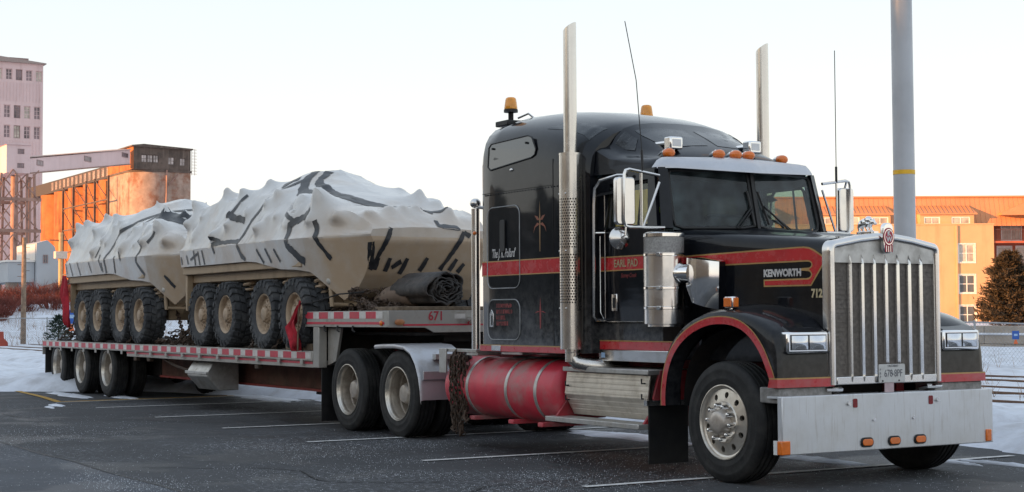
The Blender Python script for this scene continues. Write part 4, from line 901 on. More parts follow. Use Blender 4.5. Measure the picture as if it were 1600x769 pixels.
# ---------------------------------------------------------------- cab
def quadplate(a, b, c_, d, th):
    a, b, c_, d = map(Vector, (a, b, c_, d)); n = (b - a).cross(d - a).normalized() * th
    return M().add([a, b, c_, d, a + n, b + n, c_ + n, d + n], [(0, 1, 2, 3), (7, 6, 5, 4), (0, 4, 5, 1), (1, 5, 6, 2), (2, 6, 7, 3), (3, 7, 4, 0)])
for s in (-1, 1):
    f = (lambda m_: m_ if s < 0 else m_.mir())
    P('cab_lower_side', f(M().box(-2.2, -1.121, -.985, -.94, 1.18, 1.36)), BLACKD, .01)
    dp = P('door', f(M().loft([[(-2.10, -1.0, 1.361), (-1.10, -1.0, 1.361), (-1.10, -.95, 1.361), (-2.10, -.95, 1.361)], [(-2.10, -1.015, 1.8), (-1.10, -1.015, 1.8), (-1.10, -.95, 1.8), (-2.10, -.95, 1.8)], [(-2.10, -1.0, 2.25), (-1.13, -1.0, 2.25), (-1.13, -.95, 2.25), (-2.10, -.95, 2.25)]], True, True, True)), BLACK, .008)
    P('door_post', f(quadplate((-2.20, -.99, 1.36), (-2.10, -.99, 1.36), (-2.10, -.93, 2.78), (-2.20, -.93, 2.78), .05)), BLACK)
    P('door_frame_rear', f(quadplate((-2.10, -1.0, 2.251), (-1.96, -1.0, 2.251), (-1.96, -.945, 2.70), (-2.10, -.945, 2.70), .04)), BLACK)
    P('door_frame_front', f(quadplate((-1.28, -1.0, 2.251), (-1.13, -1.0, 2.251), (-1.235, -.945, 2.70), (-1.34, -.945, 2.70), .04)), BLACK)
    P('door_frame_top', f(quadplate((-2.10, -.946, 2.701), (-1.235, -.946, 2.701), (-1.25, -.935, 2.80), (-2.10, -.935, 2.80), .04)), BLACK)
    P('window_gasket', f(M().tube([(-1.95, -.995, 2.27), (-1.6, -.996, 2.265), (-1.31, -.995, 2.27), (-1.29, -.99, 2.30), (-1.355, -.95, 2.66), (-1.385, -.944, 2.69), (-1.93, -.944, 2.69), (-1.96, -.95, 2.66), (-1.96, -.99, 2.30), (-1.95, -.995, 2.27)], .016, 6)), BLK)
    P('door_window', f(quadplate((-1.97, -.985, 2.25), (-1.27, -.985, 2.25), (-1.34, -.932, 2.71), (-1.97, -.932, 2.71), .004)), SIDEGL, parent=dp)
    P('vent_bar', f(M().cyl((-1.50, -.985, 2.26), (-1.50, -.936, 2.70), .012, 6)), BLK, parent=dp)
    P('door_seam', f(M().tube([(-2.09, -1.02, 2.2), (-2.09, -1.02, 1.46), (-2.05, -1.005, 1.385), (-1.98, -1.004, 1.368), (-1.12, -1.004, 1.368)], .006, 5)), STEEL, parent=dp)
    hd = P('door_handle', f(M().box(-1.90, -1.81, -1.022, -1.008, 1.47, 1.635)), CHROME, .006, parent=dp)
    P('handle_recess', f(M().box(-1.875, -1.84, -1.027, -1.0225, 1.50, 1.60)), BLK)
    P('a_pillar', f(quadplate((-1.13, -.995, 2.23), (-1.07, -.90, 2.22), (-1.205, -.86, 2.80), (-1.245, -.94, 2.80), .04)), BLACK)
    P('pillar_trim', f(M().tube([(-1.115, -.985, 2.25), (-1.235, -.935, 2.74)], .010, 5)), mat('copper_trim', (.55, .33, .22), .3, .7))
    P('windscreen_pane', f(M().add([(-.935, -.012, 2.235), (-1.075, -.895, 2.215), (-1.205, -.865, 2.80), (-1.055, -.012, 2.80)], [(0, 1, 2, 3)])), GLASS)
    P('windscreen_gasket', f(M().tube([(-.94, -.03, 2.265), (-.955, -.15, 2.245), (-1.055, -.80, 2.235), (-1.075, -.87, 2.26), (-1.085, -.885, 2.32), (-1.185, -.865, 2.74), (-1.19, -.84, 2.775), (-1.18, -.78, 2.785), (-1.065, -.1, 2.79), (-1.05, -.03, 2.77), (-.94, -.03, 2.265)], .016, 6)), BLK)
    P('cab_skirt', f(M().box(-2.12, -.86, -1.012, -.95, 1.10, 1.179)), RED, .004); P('skirt_gold_line', f(M().box(-2.12, -.86, -1.0135, -.96, 1.1795, 1.189)), GOLD)
    P('skirt_trim', f(M().box(-2.12, -.88, -1.02, -.95, .99, 1.099)), STEEL, .006)
    P('door_stripe', f(M().loft([[(-2.105, -1.0155, 1.862), (-1.09, -1.0155, 1.862)], [(-2.105, -1.0125, 1.985), (-1.09, -1.0125, 1.985)]])), RED, 0, 0)
    for z in (1.854, 1.9855): P('door_gold_line', f(M().box(-2.105, -1.09, -1.0172, -1.006, z, z + .011)), GOLD)
    P('cab_front_stripe', f(M().box(-1.115, -.96, -.9875, -.986, 1.862, 1.985)), RED)
    P('cab_interior_side', f(M().box(-2.15, -1.15, -.945, -.93, 1.2, 2.24)), BLK)
P('centre_post', M().bar((-.93, 0, 2.23), (-1.05, 0, 2.80), .035, .04), BLK)
P('glint_sheet', M().loft([[(-1.93 + .03 * k, -.945 + .010 * (k % 2), 2.28), (-1.93 + .03 * k, -.925 + .010 * (k % 2), 2.62)] for k in range(20)]), mat('yellow_glint', (.78, .64, .20), .8), 0, 60)  # pleated yellow sheet added to imitate the sunlit reflection in the door window
P('cab_floor', M().box(-2.2, -.96, -.92, .92, 1.18, 1.24), BLK); P('dashboard', M().box(-1.22, -1.0, -.88, .88, 1.9, 2.18), BLK, .06)
P('seat', M().box(-2.02, -1.55, .25, .72, 1.5, 1.66).box(-2.12, -1.95, .27, .70, 1.661, 2.45), BLK, .05); P('seat', M().box(-2.02, -1.55, -.72, -.25, 1.5, 1.66).box(-2.12, -1.95, -.70, -.27, 1.661, 2.45), BLK, .05)
P('steering_wheel', M().lathe([(.22 + .014 * math.cos(a), .014 * math.sin(a)) for a in [2 * PI * i / 8 for i in range(8)]], (0, 0, 0), 'z', 28, True).cyl((0, 0, -.3), (0, 0, 0), .02, 6).cyl((-.21, 0, 0), (.21, 0, 0), .012, 5).xf(Matrix.Translation((-1.42, .48, 2.18)) @ Matrix.Rotation(rad(-48), 4, 'Y')), BLK)
P('hi_vis_vest', M().ball((-1.95, -.42, 2.47), .05, 6, (.5, .9, .7)), mat('hi_vis_yellow', (.6, .75, .05), .7))
# wipers
def wpt(y, z, o=.03): return (-.935 - .155 * abs(y) - .21 * (z - 2.235) + o, y, z)      # point just in front of the windscreen
for bl, ar in ((((-.075, 2.60), (-.045, 2.27)), ((-.24, 2.245), (-.06, 2.44))), (((.05, 2.60), (.15, 2.28)), ((.42, 2.245), (.10, 2.46)))):
    wa = P('wiper_arm', M().tube([wpt(*ar[0], .02), wpt(*ar[1], .035)], .009, 6).tube([wpt(ar[0][0] + .035, ar[0][1], .02), wpt(ar[1][0] + .012, ar[1][1] - .02, .035)], .007, 6), BLK)
    P('wiper_blade', M().tube([wpt(*bl[0], .022), wpt(*bl[1], .022)], .012, 6), BLK, parent=wa)
# visor
def vis(y):
    a = abs(y) / .93
    return a
rows = []
for i in range(33):
    y = -.94 + 1.88 * i / 32; a = abs(y) / .94; e = max(0, (a - .86) / .14)
    x0 = lerp(-.90, -1.12, a) - .13 * e * e; zl = lerp(2.765, 2.80, a); zt = 2.945 - .03 * a - .10 * e * e
    rows.append([(x0 - .02, y, zl + .012), (x0, y, zl), (x0 - .006, y, zl + .02), (lerp(x0, -1.26, .25), y, lerp(zl, zt, .55)), (lerp(x0, -1.26, .5), y, lerp(zl, zt, .82)), (lerp(x0, -1.30, .8), y, lerp(zl, zt, .97)), (-1.34, y, zt)])
P('sun_visor', M().loft(rows), mat('visor_metal', (.56, .56, .58), .35, .7, .05, 3, dirt=(.4, .4, .4), da=.3, ds=6), 0, 60)
P('roof_header', M().box(-1.36, -1.22, -.86, .86, 2.801, 2.84), BLACK)
# ---------------------------------------------------------------- sleeper and roof
SL = [(-4.125, 1.14, 3.27, 3.47), (-4.10, 1.175, 3.35, 3.55), (-4.04, 1.195, 3.39, 3.60), (-3.8, 1.2, 3.40, 3.635), (-3.4, 1.2, 3.37, 3.62), (-3.0, 1.2, 3.32, 3.575), (-2.7, 1.2, 3.26, 3.52), (-2.5, 1.195, 3.21, 3.47), (-2.36, 1.18, 3.17, 3.43), (-2.26, 1.14, 3.13, 3.40), (-2.18, 1.07, 3.09, 3.37)]
def prof(hw_, ze, zc, zb):
    return [(hw_, zb), (hw_, (zb + ze) / 2), (hw_, ze - .30), (hw_ - .008, ze - .20), (hw_ - .03, ze - .10), (hw_ - .075, ze - .02), (hw_ - .15, ze + .05), (hw_ - .28, lerp(ze, zc, .48)), (hw_ - .45, lerp(ze, zc, .72)), (hw_ * .4, lerp(ze, zc, .92)), (0, zc)]
def ring(x, p): return [(x, -y, z) for y, z in p] + [(x, y, z) for y, z in reversed(p[:-1])]
rows = [ring(x, prof(h_, ze, zc, 1.06)) for x, h_, ze, zc in SL]
slp = M().loft(rows, True, True, True); P('sleeper', slp, BLACKD, 0, 40)
FR_ = [(-2.17, 1.03, 3.09, 3.37, 2.80), (-2.0, 1.0, 3.0, 3.28, 2.80), (-1.8, .975, 2.965, 3.19, 2.80), (-1.62, .955, 2.945, 3.10, 2.80), (-1.46, .935, 2.93, 3.02, 2.80), (-1.36, .92, 2.91, 2.955, 2.80), (-1.33, .90, 2.88, 2.93, 2.80)]
def prof2(h_, ze, zc, zb):
    return [(h_, zb), (h_ - .01, zb + .04), (h_ - .035, ze - .05), (h_ - .09, ze - .015), (h_ - .16, ze), (h_ - .21, lerp(ze, zc, .12)), (h_ - .27, lerp(ze, zc, .42)), (h_ - .36, lerp(ze, zc, .70)), (h_ - .5, lerp(ze, zc, .87)), (h_ * .3, lerp(ze, zc, .97)), (0, zc)]
frg = M().loft([ring(x, prof2(h_, ze, zc, zb)) for x, h_, ze, zc, zb in FR_], True, True, True); P('roof_fairing', frg, BLACK, 0, 40)
bvF = BVHTree.FromPolygons([Vector(v) for v in frg.v], frg.f); bvS = BVHTree.FromPolygons([Vector(v) for v in slp.v], slp.f)
def proj_patch(bv, corners, dirv, off, nu=14, nv=6):
    """a thin panel laid onto a curved surface: corners a,b,c,d in space, cast along dirv"""
    d = Vector(dirv).normalized(); a, b, c_, e = map(Vector, corners); g_ = []
    for j in range(nv + 1):
        row = []
        for i in range(nu + 1):
            p = a.lerp(b, i / nu).lerp(e.lerp(c_, i / nu), j / nv); h = bv.ray_cast(p - d * 3, d)
            row.append((h[0] - d * off) if h[0] else p)
        g_.append(row)
    return M().loft(g_)
TINT = mat('dark_tinted_panel', (.012, .014, .017), .12, 0, .2, 5, dirt=(.12, .125, .13), da=.45, ds=12)
for s in (-1, 1):
    f = (lambda m_: m_ if s < 0 else m_.mir())
    P('roof_side_window', f(proj_patch(bvS, [(-2.95, -1.075, 3.5), (-2.26, -1.02, 3.5), (-2.26, -.80, 3.5), (-2.78, -.92, 3.5)], (0, 0, -1), .004, 22, 8)), TINT, 0, 60); P('roof_corner_window', f(proj_patch(bvF, [(-2.13, -.80, 3.5), (-1.86, -.755, 3.5), (-1.95, -.655, 3.5), (-2.13, -.68, 3.5)], (0, 0, -1), .004, 12, 6)), TINT, 0, 60)
    P('roof_front_window', f(proj_patch(bvF, [(-2.08, -.60, 3.5), (-1.55, -.58, 3.5), (-1.60, -.06, 3.5), (-2.0, -.06, 3.5)], (0, 0, -1), .004)), TINT, 0, 60)
    # sleeper side: stripe, doors, window, lettering
    P('sleeper_stripe', f(M().box(-4.07, -2.45, -1.2035, -1.2, 1.862, 2.0)), RED)
    for z in (1.852, 2.0005): P('sleeper_gold_line', f(M().box(-4.07, -2.45, -1.2042, -1.2, z, z + .011)), GOLD)
    P('sleeper_skirt', f(M().box(-4.12, -2.30, -1.206, -1.10, 1.055, 1.115)), RED, .003); P('sleeper_skirt_line', f(M().box(-4.12, -2.30, -1.2055, -1.15, 1.1155, 1.126)), GOLD)
    def loop(pts, r): return f(M().tube([(x, -1.205, z) for x, z in pts + pts[:1] + pts[1:2]], r, 6))
    P('bunk_door_seal', loop(rrect(-3.62, 2.15, .66, .86, .10), .0055), GALV); P('bunk_door', f(M().prism(rrect(-3.62, 2.15, .62, .82, .09), 'y', -1.2032, -1.2)), BLACK)
    P('bunk_stripe', f(M().box(-3.93, -3.31, -1.2062, -1.2036, 1.862, 2.0)), RED)
    P('locker_door_seal', loop(rrect(-3.62, 1.39, .66, .42, .11), .0055), GALV); P('locker_door', f(M().prism(rrect(-3.62, 1.39, .62, .38, .09), 'y', -1.2032, -1.2)), BLACKD)
    P('bunk_latch', f(M().prism(rrect(-3.62, 2.27, .10, .34, .03), 'y', -1.222, -1.2033)), BLK, .006)
    lp = P('locker_latch', f(M().prism([(-3.90, 1.31), (-3.82, 1.31), (-3.82, 1.45), (-3.86, 1.50), (-3.90, 1.45)], 'y', -1.213, -1.2033)), STEEL, .003); P('latch_slot', f(M().box(-3.865, -3.84, -1.215, -1.2132, 1.33, 1.435)), BLK, parent=lp)
    wp = [(-3.93, 3.06), (-3.93, 3.27), (-3.88, 3.32), (-3.12, 3.34), (-3.05, 3.31), (-2.94, 3.14), (-2.97, 3.08), (-3.05, 3.06), (-3.88, 3.035)]
    wp = [(-3.93, 3.02), (-3.925, 3.225), (-3.88, 3.265), (-3.14, 3.285), (-3.06, 3.26), (-2.97, 3.13), (-2.985, 3.075), (-3.05, 3.05), (-3.88, 2.985)]
    def side_y(z): return -1.2 if z < 3.02 else -1.2 + .10 * max(0, (z - 3.05)) ** 1.3
    P('sleeper_window_gasket', f(M().tube([(x, side_y(z) - .004, z) for x, z in wp + wp[:2]], .009, 6)), BLK)
    P('sleeper_window', f(M().add([(x, side_y(z) - .004, z) for x, z in wp], [tuple(range(len(wp)))])), mat('sleeper_glass', (.03, .034, .036), .04, 0, .1, 5, coat=1), 0, 0)
    for x in (-3.83, -3.15): P('window_stud', f(M().cyl((x, -1.195, 3.21), (x, -1.215, 3.21), .012, 8)), BLK)
P('window_lamp', M().ball((-3.45, -1.203, 2.955), .035, 6, (1, .4, .5)), STEEL)
WHT = mat('cream_lettering', (.72, .70, .70), .5); RDT = mat('dull_red_lettering', (.24, .03, .03), .5)
P('sleeper_name', text_mesh("'The J. R. Pollard'", .135, face_mtx((-3.625, -1.2045, 2.085), (1, 0, 0)), WHT, .0006, shear=.35, sx=.52), None)
for k, s_ in enumerate(('J.R. LAMPITT', 'STONEY CREEK', 'ONTARIO', 'TT 197-213')): pass
for k, (w_, x_) in enumerate(((.30, 0), (.32, 0), (.18, 0), (.24, 0))):
    m_ = M(); rn2 = random.Random(40 + k); x = -3.77
    while x < -3.77 + w_:
        l = rn2.uniform(.012, .028); zz = 1.515 - k * .062
        m_.box(x, x + .007, -1.2052, -1.2034, zz, zz + .044)
        if rn2.random() < .7: m_.box(x + .007, x + l, -1.2052, -1.2034, zz + rn2.choice((0, .018, .036)), zz + rn2.choice((.026, .044)) if False else zz + .008 + rn2.choice((0, .018, .036)))
        x += l + .006
    P('worn_lettering', m_, RDT, 0, 0)['kind'] = 'stuff'
P('maker_plate', M().box(-3.87, -3.68, -1.2105, -1.2065, 1.062, 1.118), STEEL, .002)
P('door_name', text_mesh('EARL PAD', .10, face_mtx((-1.86, -1.0175, 1.922), (1, 0, 0)), mat('tan_gold_letters', (.42, .33, .19), .5), .0006, sx=.88, bold=.002, align='LEFT'), None)
P('door_town', text_mesh('Stoney Creek', .058, face_mtx((-1.745, -1.0185, 1.807), (1, 0, 0)), RDT, .0006, shear=.35, sx=.78, align='LEFT'), None)
# painted flourish on the sleeper side
FL = mat('orange_flourish', (.24, .065, .03), .5); FL2 = mat('gold_flourish', (.26, .15, .06), .5)
def flat(name, pts, mt): P(name, M().add([(x, -1.2025, z) for x, z in pts], [tuple(range(len(pts)))]), mt, 0, 0)
fx = -2.90
flat('flourish', [(fx - .006, 2.08), (fx + .006, 2.08), (fx + .012, 2.40), (fx, 2.60), (fx - .012, 2.40)], FL2)
flat('flourish_leaf', [(fx, 2.36), (fx + .05, 2.375), (fx + .10, 2.335), (fx + .125, 2.27), (fx + .085, 2.33), (fx + .04, 2.345)], FL); flat('flourish_leaf', [(fx, 2.36), (fx - .05, 2.375), (fx - .10, 2.335), (fx - .125, 2.27), (fx - .085, 2.33), (fx - .04, 2.345)], FL)
flat('flourish_leaf', [(fx + .0, 2.40), (fx + .045, 2.44), (fx + .10, 2.45), (fx + .05, 2.40)], FL); flat('flourish_leaf', [(fx, 2.40), (fx - .045, 2.44), (fx - .10, 2.45), (fx - .05, 2.40)], FL)
flat('flourish', [(fx - .01, 1.30), (fx + .01, 1.30), (fx + .016, 1.48), (fx, 1.62), (fx - .016, 1.48)], RDT)
flat('flourish_leaf', [(fx, 1.47), (fx + .05, 1.478), (fx + .11, 1.455), (fx + .05, 1.465)], RDT); flat('flourish_leaf', [(fx, 1.47), (fx - .05, 1.478), (fx - .11, 1.455), (fx - .05, 1.465)], RDT)
P('panel_seam', M().box(-2.655, -2.648, -1.2022, -1.2, 1.13, 3.0), DARK, 0, 0); P('panel_seam', M().box(-4.06, -2.66, -1.2022, -1.2, 2.735, 2.741), DARK, 0, 0)
P('rivet_row', (lambda m_: [m_.ball((-4.0 + k * .055, -1.2, 2.72 - .0 * k), .009, 4) for k in range(28)] and m_)(M()), BLACK)
# ---------------------------------------------------------------- stacks, air cleaners
STK = mat('weathered_stack_steel', (.70, .66, .61), .20, 1, .06, 4, dirt=(.50, .42, .35), da=.25, ds=2)
def stack(s):
    x0, y0 = -2.29, s * 1.226; R_ = .113; R2 = .066
    n = 28; bot = [(x0 + R2 * math.cos(2 * PI * i / n), y0 + R2 * math.sin(2 * PI * i / n), .98) for i in range(n)]; top = [(x0 + R2 * math.cos(2 * PI * i / n), y0 + R2 * math.sin(2 * PI * i / n), 4.235 + .06 * math.sin(.6) + .045 * math.cos(2 * PI * i / n - rad(35))) for i in range(n)]
    inn = [(x0 + .94 * R2 * math.cos(2 * PI * i / n), y0 + .94 * R2 * math.sin(2 * PI * i / n), t_[2]) for i, t_ in enumerate(top)]; low = [(v[0], v[1], 3.4) for v in inn]
    st_ = P('exhaust_stack', M().loft([bot, top, inn, low], True), STK, 0, 50)
    m_ = M(); N_ = 26
    def cell(a0, a1, z0, z1, hole):
        am, zm = (a0 + a1) / 2, (z0 + z1) / 2; k = 8; ring_ = []
        sq = [(1, 0), (1, 1), (0, 1), (-1, 1), (-1, 0), (-1, -1), (0, -1), (1, -1)]
        def pt(a, z, r=R_): return (x0 + r * math.cos(a), y0 + r * math.sin(a), z)
        o_ = [pt(am + u_ * (a1 - a0) / 2, zm + v_ * (z1 - z0) / 2) for u_, v_ in sq]
        i_ = [pt(am + .62 * math.cos(PI * q_ / 4) * (a1 - a0) / 2, zm + .62 * math.sin(PI * q_ / 4) * (z1 - z0) / 2) for q_ in range(8)]
        m_.add(o_ + i_, [(q_, (q_ + 1) % 8, 8 + (q_ + 1) % 8, 8 + q_) for q_ in range(8)])
    # staggered rows of real holes in two blocks on the outer face
    ha = rad(-150) if s < 0 else rad(30)
    A0, A1 = (rad(-158), rad(-2)) if s < 0 else (rad(2), rad(158))
    nc = 12; da_ = (A1 - A0) / nc; zst = .0265
    def solid(a0, a1, z0, z1, k):
        g_ = [[(x0 + R_ * math.cos(lerp(a0, a1, i / k)), y0 + R_ * math.sin(lerp(a0, a1, i / k)), z) for i in range(k + 1)] for z in (z0, z1)]; m_.loft(g_)
    solid(A0, A1, 1.10, 1.545, nc); solid(A0, A1, 2.037, 2.085, nc); solid(A0, A1, 2.58, 3.02, nc); solid(A1, A0 + 2 * PI, 1.10, 3.02, 14)
    for zb, rows_ in ((1.545, 18), (2.085, 18)):
        h = (2.037 - 1.545) / 18 if zb < 2 else (2.58 - 2.085) / 18
        for r_ in range(rows_):
            sh_ = 0 if r_ % 2 else da_ / 2; z = zb + r_ * h
            if sh_: solid(A0, A0 + da_ / 2, z, z + h, 1); solid(A1 - da_ / 2, A1, z, z + h, 1)
            for k in range(nc - (1 if sh_ else 0)): cell(A0 + sh_ + k * da_, A0 + sh_ + (k + 1) * da_, z, z + h, True)
    P('heat_shield', m_, STK, 0, 50, parent=st_)
    P('heat_shield_cap', M().lathe([(R_ + .002, 3.0), (R_ + .002, 3.021), (R2 + .001, 3.024)], (x0, y0, 0), 'z', 32), STK, 0, 40, parent=st_)
    P('shield_core', M().cyl((x0, y0, 1.12), (x0, y0, 2.99), R_ - .02, 20), DARK, parent=st_)
    for z in (1.50, 2.06, 2.62):
        for a in (-130, -60) if s < 0 else (130, 60): P('shield_bolt', M().ball((x0 + R_ * math.cos(rad(a)), y0 + R_ * math.sin(rad(a)), z), .010, 5), STEEL, parent=st_)
    P('exhaust_elbow', M().tube([(x0, y0, 1.08), (x0, y0 * .995, 1.02), (x0 + .04, y0 * .97, .965), (x0 + .11, y0 * .92, .945), (x0 + .19, y0 * .84, .94), (x0 + .22, y0 * .6, .94)], .068, 14), STK, parent=st_)
stack(-1); stack(1)
def cleaner(s):
    x0, y0, R_ = -.90, s * 1.135, .186
    c_ = P('air_cleaner', M().lathe([(.001, 1.325), (.155, 1.325), (.155, 1.345), (R_, 1.35), (R_, 1.99)], (x0, y0, 0), 'z', 40), STEEL, 0, 40)
    P('cleaner_screen', M().lathe([(R_ - .004, 1.99), (R_ - .004, 2.14)], (x0, y0, 0), 'z', 40), mat('perforated_screen', (.36, .35, .34), .45, .8, .25, 60, bump=.5, bs=260), 0, 40, parent=c_)
    P('cleaner_lid', M().lathe([(R_ + .004, 2.135), (R_ + .004, 2.165), (R_ - .02, 2.18), (.02, 2.185), (.001, 2.185)], (x0, y0, 0), 'z', 40), CHROME, 0, 40, parent=c_)
    for z in (1.48, 1.66, 1.96):
        P('clamp_band', M().lathe([(R_ + .001, z), (R_ + .006, z + .004), (R_ + .006, z + .022), (R_ + .001, z + .026)], (x0, y0, 0), 'z', 40), CHROME, 0, 40, parent=c_)
        P('clamp_bolt', M().box(x0 + .10, x0 + .16, y0 + s * .155 - .012, y0 + s * .155 + .012, z - .005, z + .03), STEEL, .004, parent=c_)
    P('intake_pipe', M().tube([(x0 + .10, y0 - s * .05, 1.80), (x0 + .17, y0 - s * .06, 1.80), (x0 + .21, y0 - s * .06, 1.80), (x0 + .27, y0 - s * .09, 1.80)], [.095, .10, .085, .085], 20), CHROME)
    f = (lambda m_: m_ if s < 0 else m_.mir())
    rows = []
    for i in range(9):
        a = i / 8; xx = lerp(-.66, -.40, a ** .8); yy = -1.06 + .16 * a ** 2.2
        rows.append([(xx, yy, lerp(1.94, 1.90, a)), (xx + .004, yy - .006, lerp(1.85, 1.80, a)), (xx - .004, yy - .006, lerp(1.68, 1.62, a)), (lerp(-.62, -.44, a), yy + .02, lerp(1.545, 1.475, a))])
    P('intake_shield', f(M().loft(rows)), CHROME, 0, 70)
    P('intake_shield_top', f(M().loft([[r_[0], (r_[0][0], -.84, r_[0][2] + .012)] for r_ in rows])), CHROME, 0, 70)
    P('shield_side', f(M().loft([[rows[-1][k], (rows[-1][k][0] - .03, -.80, rows[-1][k][2])] for k in range(4)])), BLACK, 0, 70)
cleaner(-1); cleaner(1)
# ---------------------------------------------------------------- mirrors, grab bars, aerials, roof lamps
def mirror(s):
    f = (lambda m_: m_ if s < 0 else m_.mir())
    mi = P('mirror', f(M().prism([(a, b) for a, b in rrect(0, 2.475, .205, .44, .035)], 'x', -.03, .03).xf(Matrix.Translation((-1.20, -1.355, 0)) @ Matrix.Rotation(rad(-4), 4, 'Z'))), STEEL, .012)
    P('mirror_face', f(M().prism([(a, b) for a, b in rrect(0, 2.475, .18, .41, .03)], 'x', -.034, -.031).xf(Matrix.Translation((-1.20, -1.355, 0)) @ Matrix.Rotation(rad(-4), 4, 'Z'))), CHROME, parent=mi)
    P('mirror_bracket', f(M().tube([(-1.14, -1.0, 2.72), (-1.155, -1.33, 2.765), (-1.155, -1.37, 2.755), (-1.155, -1.385, 2.72), (-1.155, -1.385, 2.30), (-1.155, -1.37, 2.245), (-1.15, -1.33, 2.235), (-1.08, -.99, 2.235)], .015, 8)), STEEL)
    P('mirror_brace', f(M().tube([(-1.15, -1.2, 2.745), (-1.15, -1.2, 2.24)], .012, 6).tube([(-1.15, -1.18, 2.24), (-1.14, -1.0, 2.66)], .012, 6)), STEEL)
    P('mirror_tie', f(M().tube([(-1.20, -1.355, 2.69), (-1.16, -1.345, 2.758)], .012, 6).tube([(-1.20, -1.355, 2.26), (-1.16, -1.36, 2.24)], .012, 6)), STEEL)
    P('spot_mirror', f(M().lathe([(.001, .025), (.05, .02), (.102, -.012), (.104, -.022), (.098, -.026), (.001, -.026)], (0, 0, 0), 'x', 28).xf(Matrix.Translation((-1.225, -1.385, 2.135)) @ Matrix.Rotation(rad(-8), 4, 'Z'))), STEEL)
    P('spot_mirror_arm', f(M().tube([(-1.19, -1.385, 2.145), (-1.155, -1.38, 2.16), (-1.155, -1.37, 2.25)], .009, 6)), STEEL)
    P('grab_bar', f(M().tube([(-1.62, -1.02, 2.76), (-1.70, -1.075, 2.765), (-1.95, -1.11, 2.73), (-2.03, -1.115, 2.66), (-2.05, -1.115, 2.5), (-2.06, -1.115, 1.42), (-2.06, -1.09, 1.385), (-2.05, -1.0, 1.38)], .017, 8)), STEEL)
    P('grab_bar_bracket', f(M().tube([(-2.055, -1.115, 2.23), (-1.99, -1.03, 2.23), (-1.99, -1.0, 2.23)], .010, 6)), STEEL); P('door_rod', f(M().cyl((-1.99, -1.03, 1.40), (-1.99, -1.03, 2.60), .007, 6)), STEEL)
    P('drip_vane', f(M().loft([[(-2.12, -1.06, 2.585), (-1.85, -1.04, 2.60)], [(-2.10, -.955, 2.65), (-1.85, -.95, 2.655)]])), BLK)
mirror(-1); mirror(1)
P('aerial', M().tube([(-1.14, -1.19, 2.76), (-1.15, -1.19, 2.95)], .012, 6).tube([(-1.15, -1.19, 2.95), (-1.20, -1.21, 3.6), (-1.33, -1.24, 4.17)], .0045, 5), BLK)
P('aerial', M().tube([(-1.14, 1.19, 2.74), (-1.14, 1.19, 2.9)], .012, 6).tube([(-1.14, 1.19, 2.9), (-1.15, 1.20, 4.07)], .0045, 5), BLK)
P('aerial', M().tube([(-1.62, .62, 3.0), (-1.64, .64, 3.72)], .003, 5), BLK)
for y, x in ((-.70, -1.40), (-.20, -1.27), (-.01, -1.25), (.15, -1.25), (.70, -1.40)):
    rl = P('roof_marker', M().tube([(x - .20, y, 2.935), (x - .14, y, 2.945), (x - .07, y, 2.96), (x - .02, y, 2.965)], [.008, .026, .045, .052], 12), CHROME)
    P('roof_marker_lens', M().ball((x + .01, y, 2.968), .056, 8, (1.3, .98, .85)), AMB, parent=rl)
for y, x in ((-.58, -1.48), (.34, -1.42)):
    hn = P('air_horn', M().box(x - .05, x + .06, y - .075, y + .075, 3.015, 3.135), CHROME, .014); P('horn_mouth', M().box(x + .0605, x + .064, y - .05, y + .05, 3.04, 3.11), WHITE, .003, parent=hn)
    P('horn_tube', M().cyl((x - .46, y, 3.10), (x - .05, y, 3.085), .016, 8, .026), CHROME, parent=hn); P('horn_driver', M().box(x - .54, x - .46, y - .05, y + .05, 3.05, 3.155), CHROME, .012, parent=hn)
    P('horn_foot', M().cyl((x, y, 2.9), (x, y, 3.016), .014, 8), CHROME, parent=hn); P('horn_foot', M().cyl((x - .5, y, 2.95), (x - .5, y, 3.051), .014, 8), CHROME, parent=hn)
def beacon(x, y, z):
    b_ = P('beacon', M().lathe([(.001, z), (.078, z), (.078, z + .03), (.07, z + .035)], (x, y, 0), 'z', 24), BLK, 0, 40)
    P('beacon_lens', M().lathe([(.072, z + .035), (.074, z + .045), (.062, z + .135), (.055, z + .155), (.04, z + .165), (.001, z + .167)], (x, y, 0), 'z', 24), AMBB, 0, 40, parent=b_)
    P('beacon_stem', M().cyl((x, y, z - .14), (x, y, z), .03, 10), DARK, parent=b_)
beacon(-4.12, -.80, 3.66); P('beacon_bracket', M().box(-4.24, -3.98, -.93, -.70, 3.50, 3.56), BLK, .01); P('beacon_wire', M().tube([(-4.1, -.72, 3.60), (-3.98, -.66, 3.64), (-3.9, -.6, 3.56)], .012, 6), STEEL)
beacon(-3.55, .62, 3.60)
# rear post with air lines
P('rear_post', M().tube([(-4.30, -1.15, 1.03), (-4.30, -1.15, 2.60)], .047, 14), STEEL); P('rear_post_ball', M().ball((-4.30, -1.15, 2.66), .062, 8, (1, 1, .9)), STEEL)
P('rear_post_stay', M().tube([(-4.30, -1.15, 2.62), (-4.11, -1.14, 2.60)], .02, 6), STEEL); P('side_marker', M().ball((-4.235, -1.20, 2.33), .022, 6), AMB)
P('rear_post_base', M().box(-4.42, -4.18, -1.20, -.90, 1.005, 1.03), ALU)
P('rack_bar', M().box(-5.0, -4.20, -1.21, -1.16, 1.035, 1.07), ALU, .004); P('rack_plate', M().box(-4.99, -4.83, -1.235, -1.215, .80, 1.07), ALU, .004)
P('rack_support', M().box(-4.28, -4.20, -1.158, -.43, 1.031, 1.068), ALU)
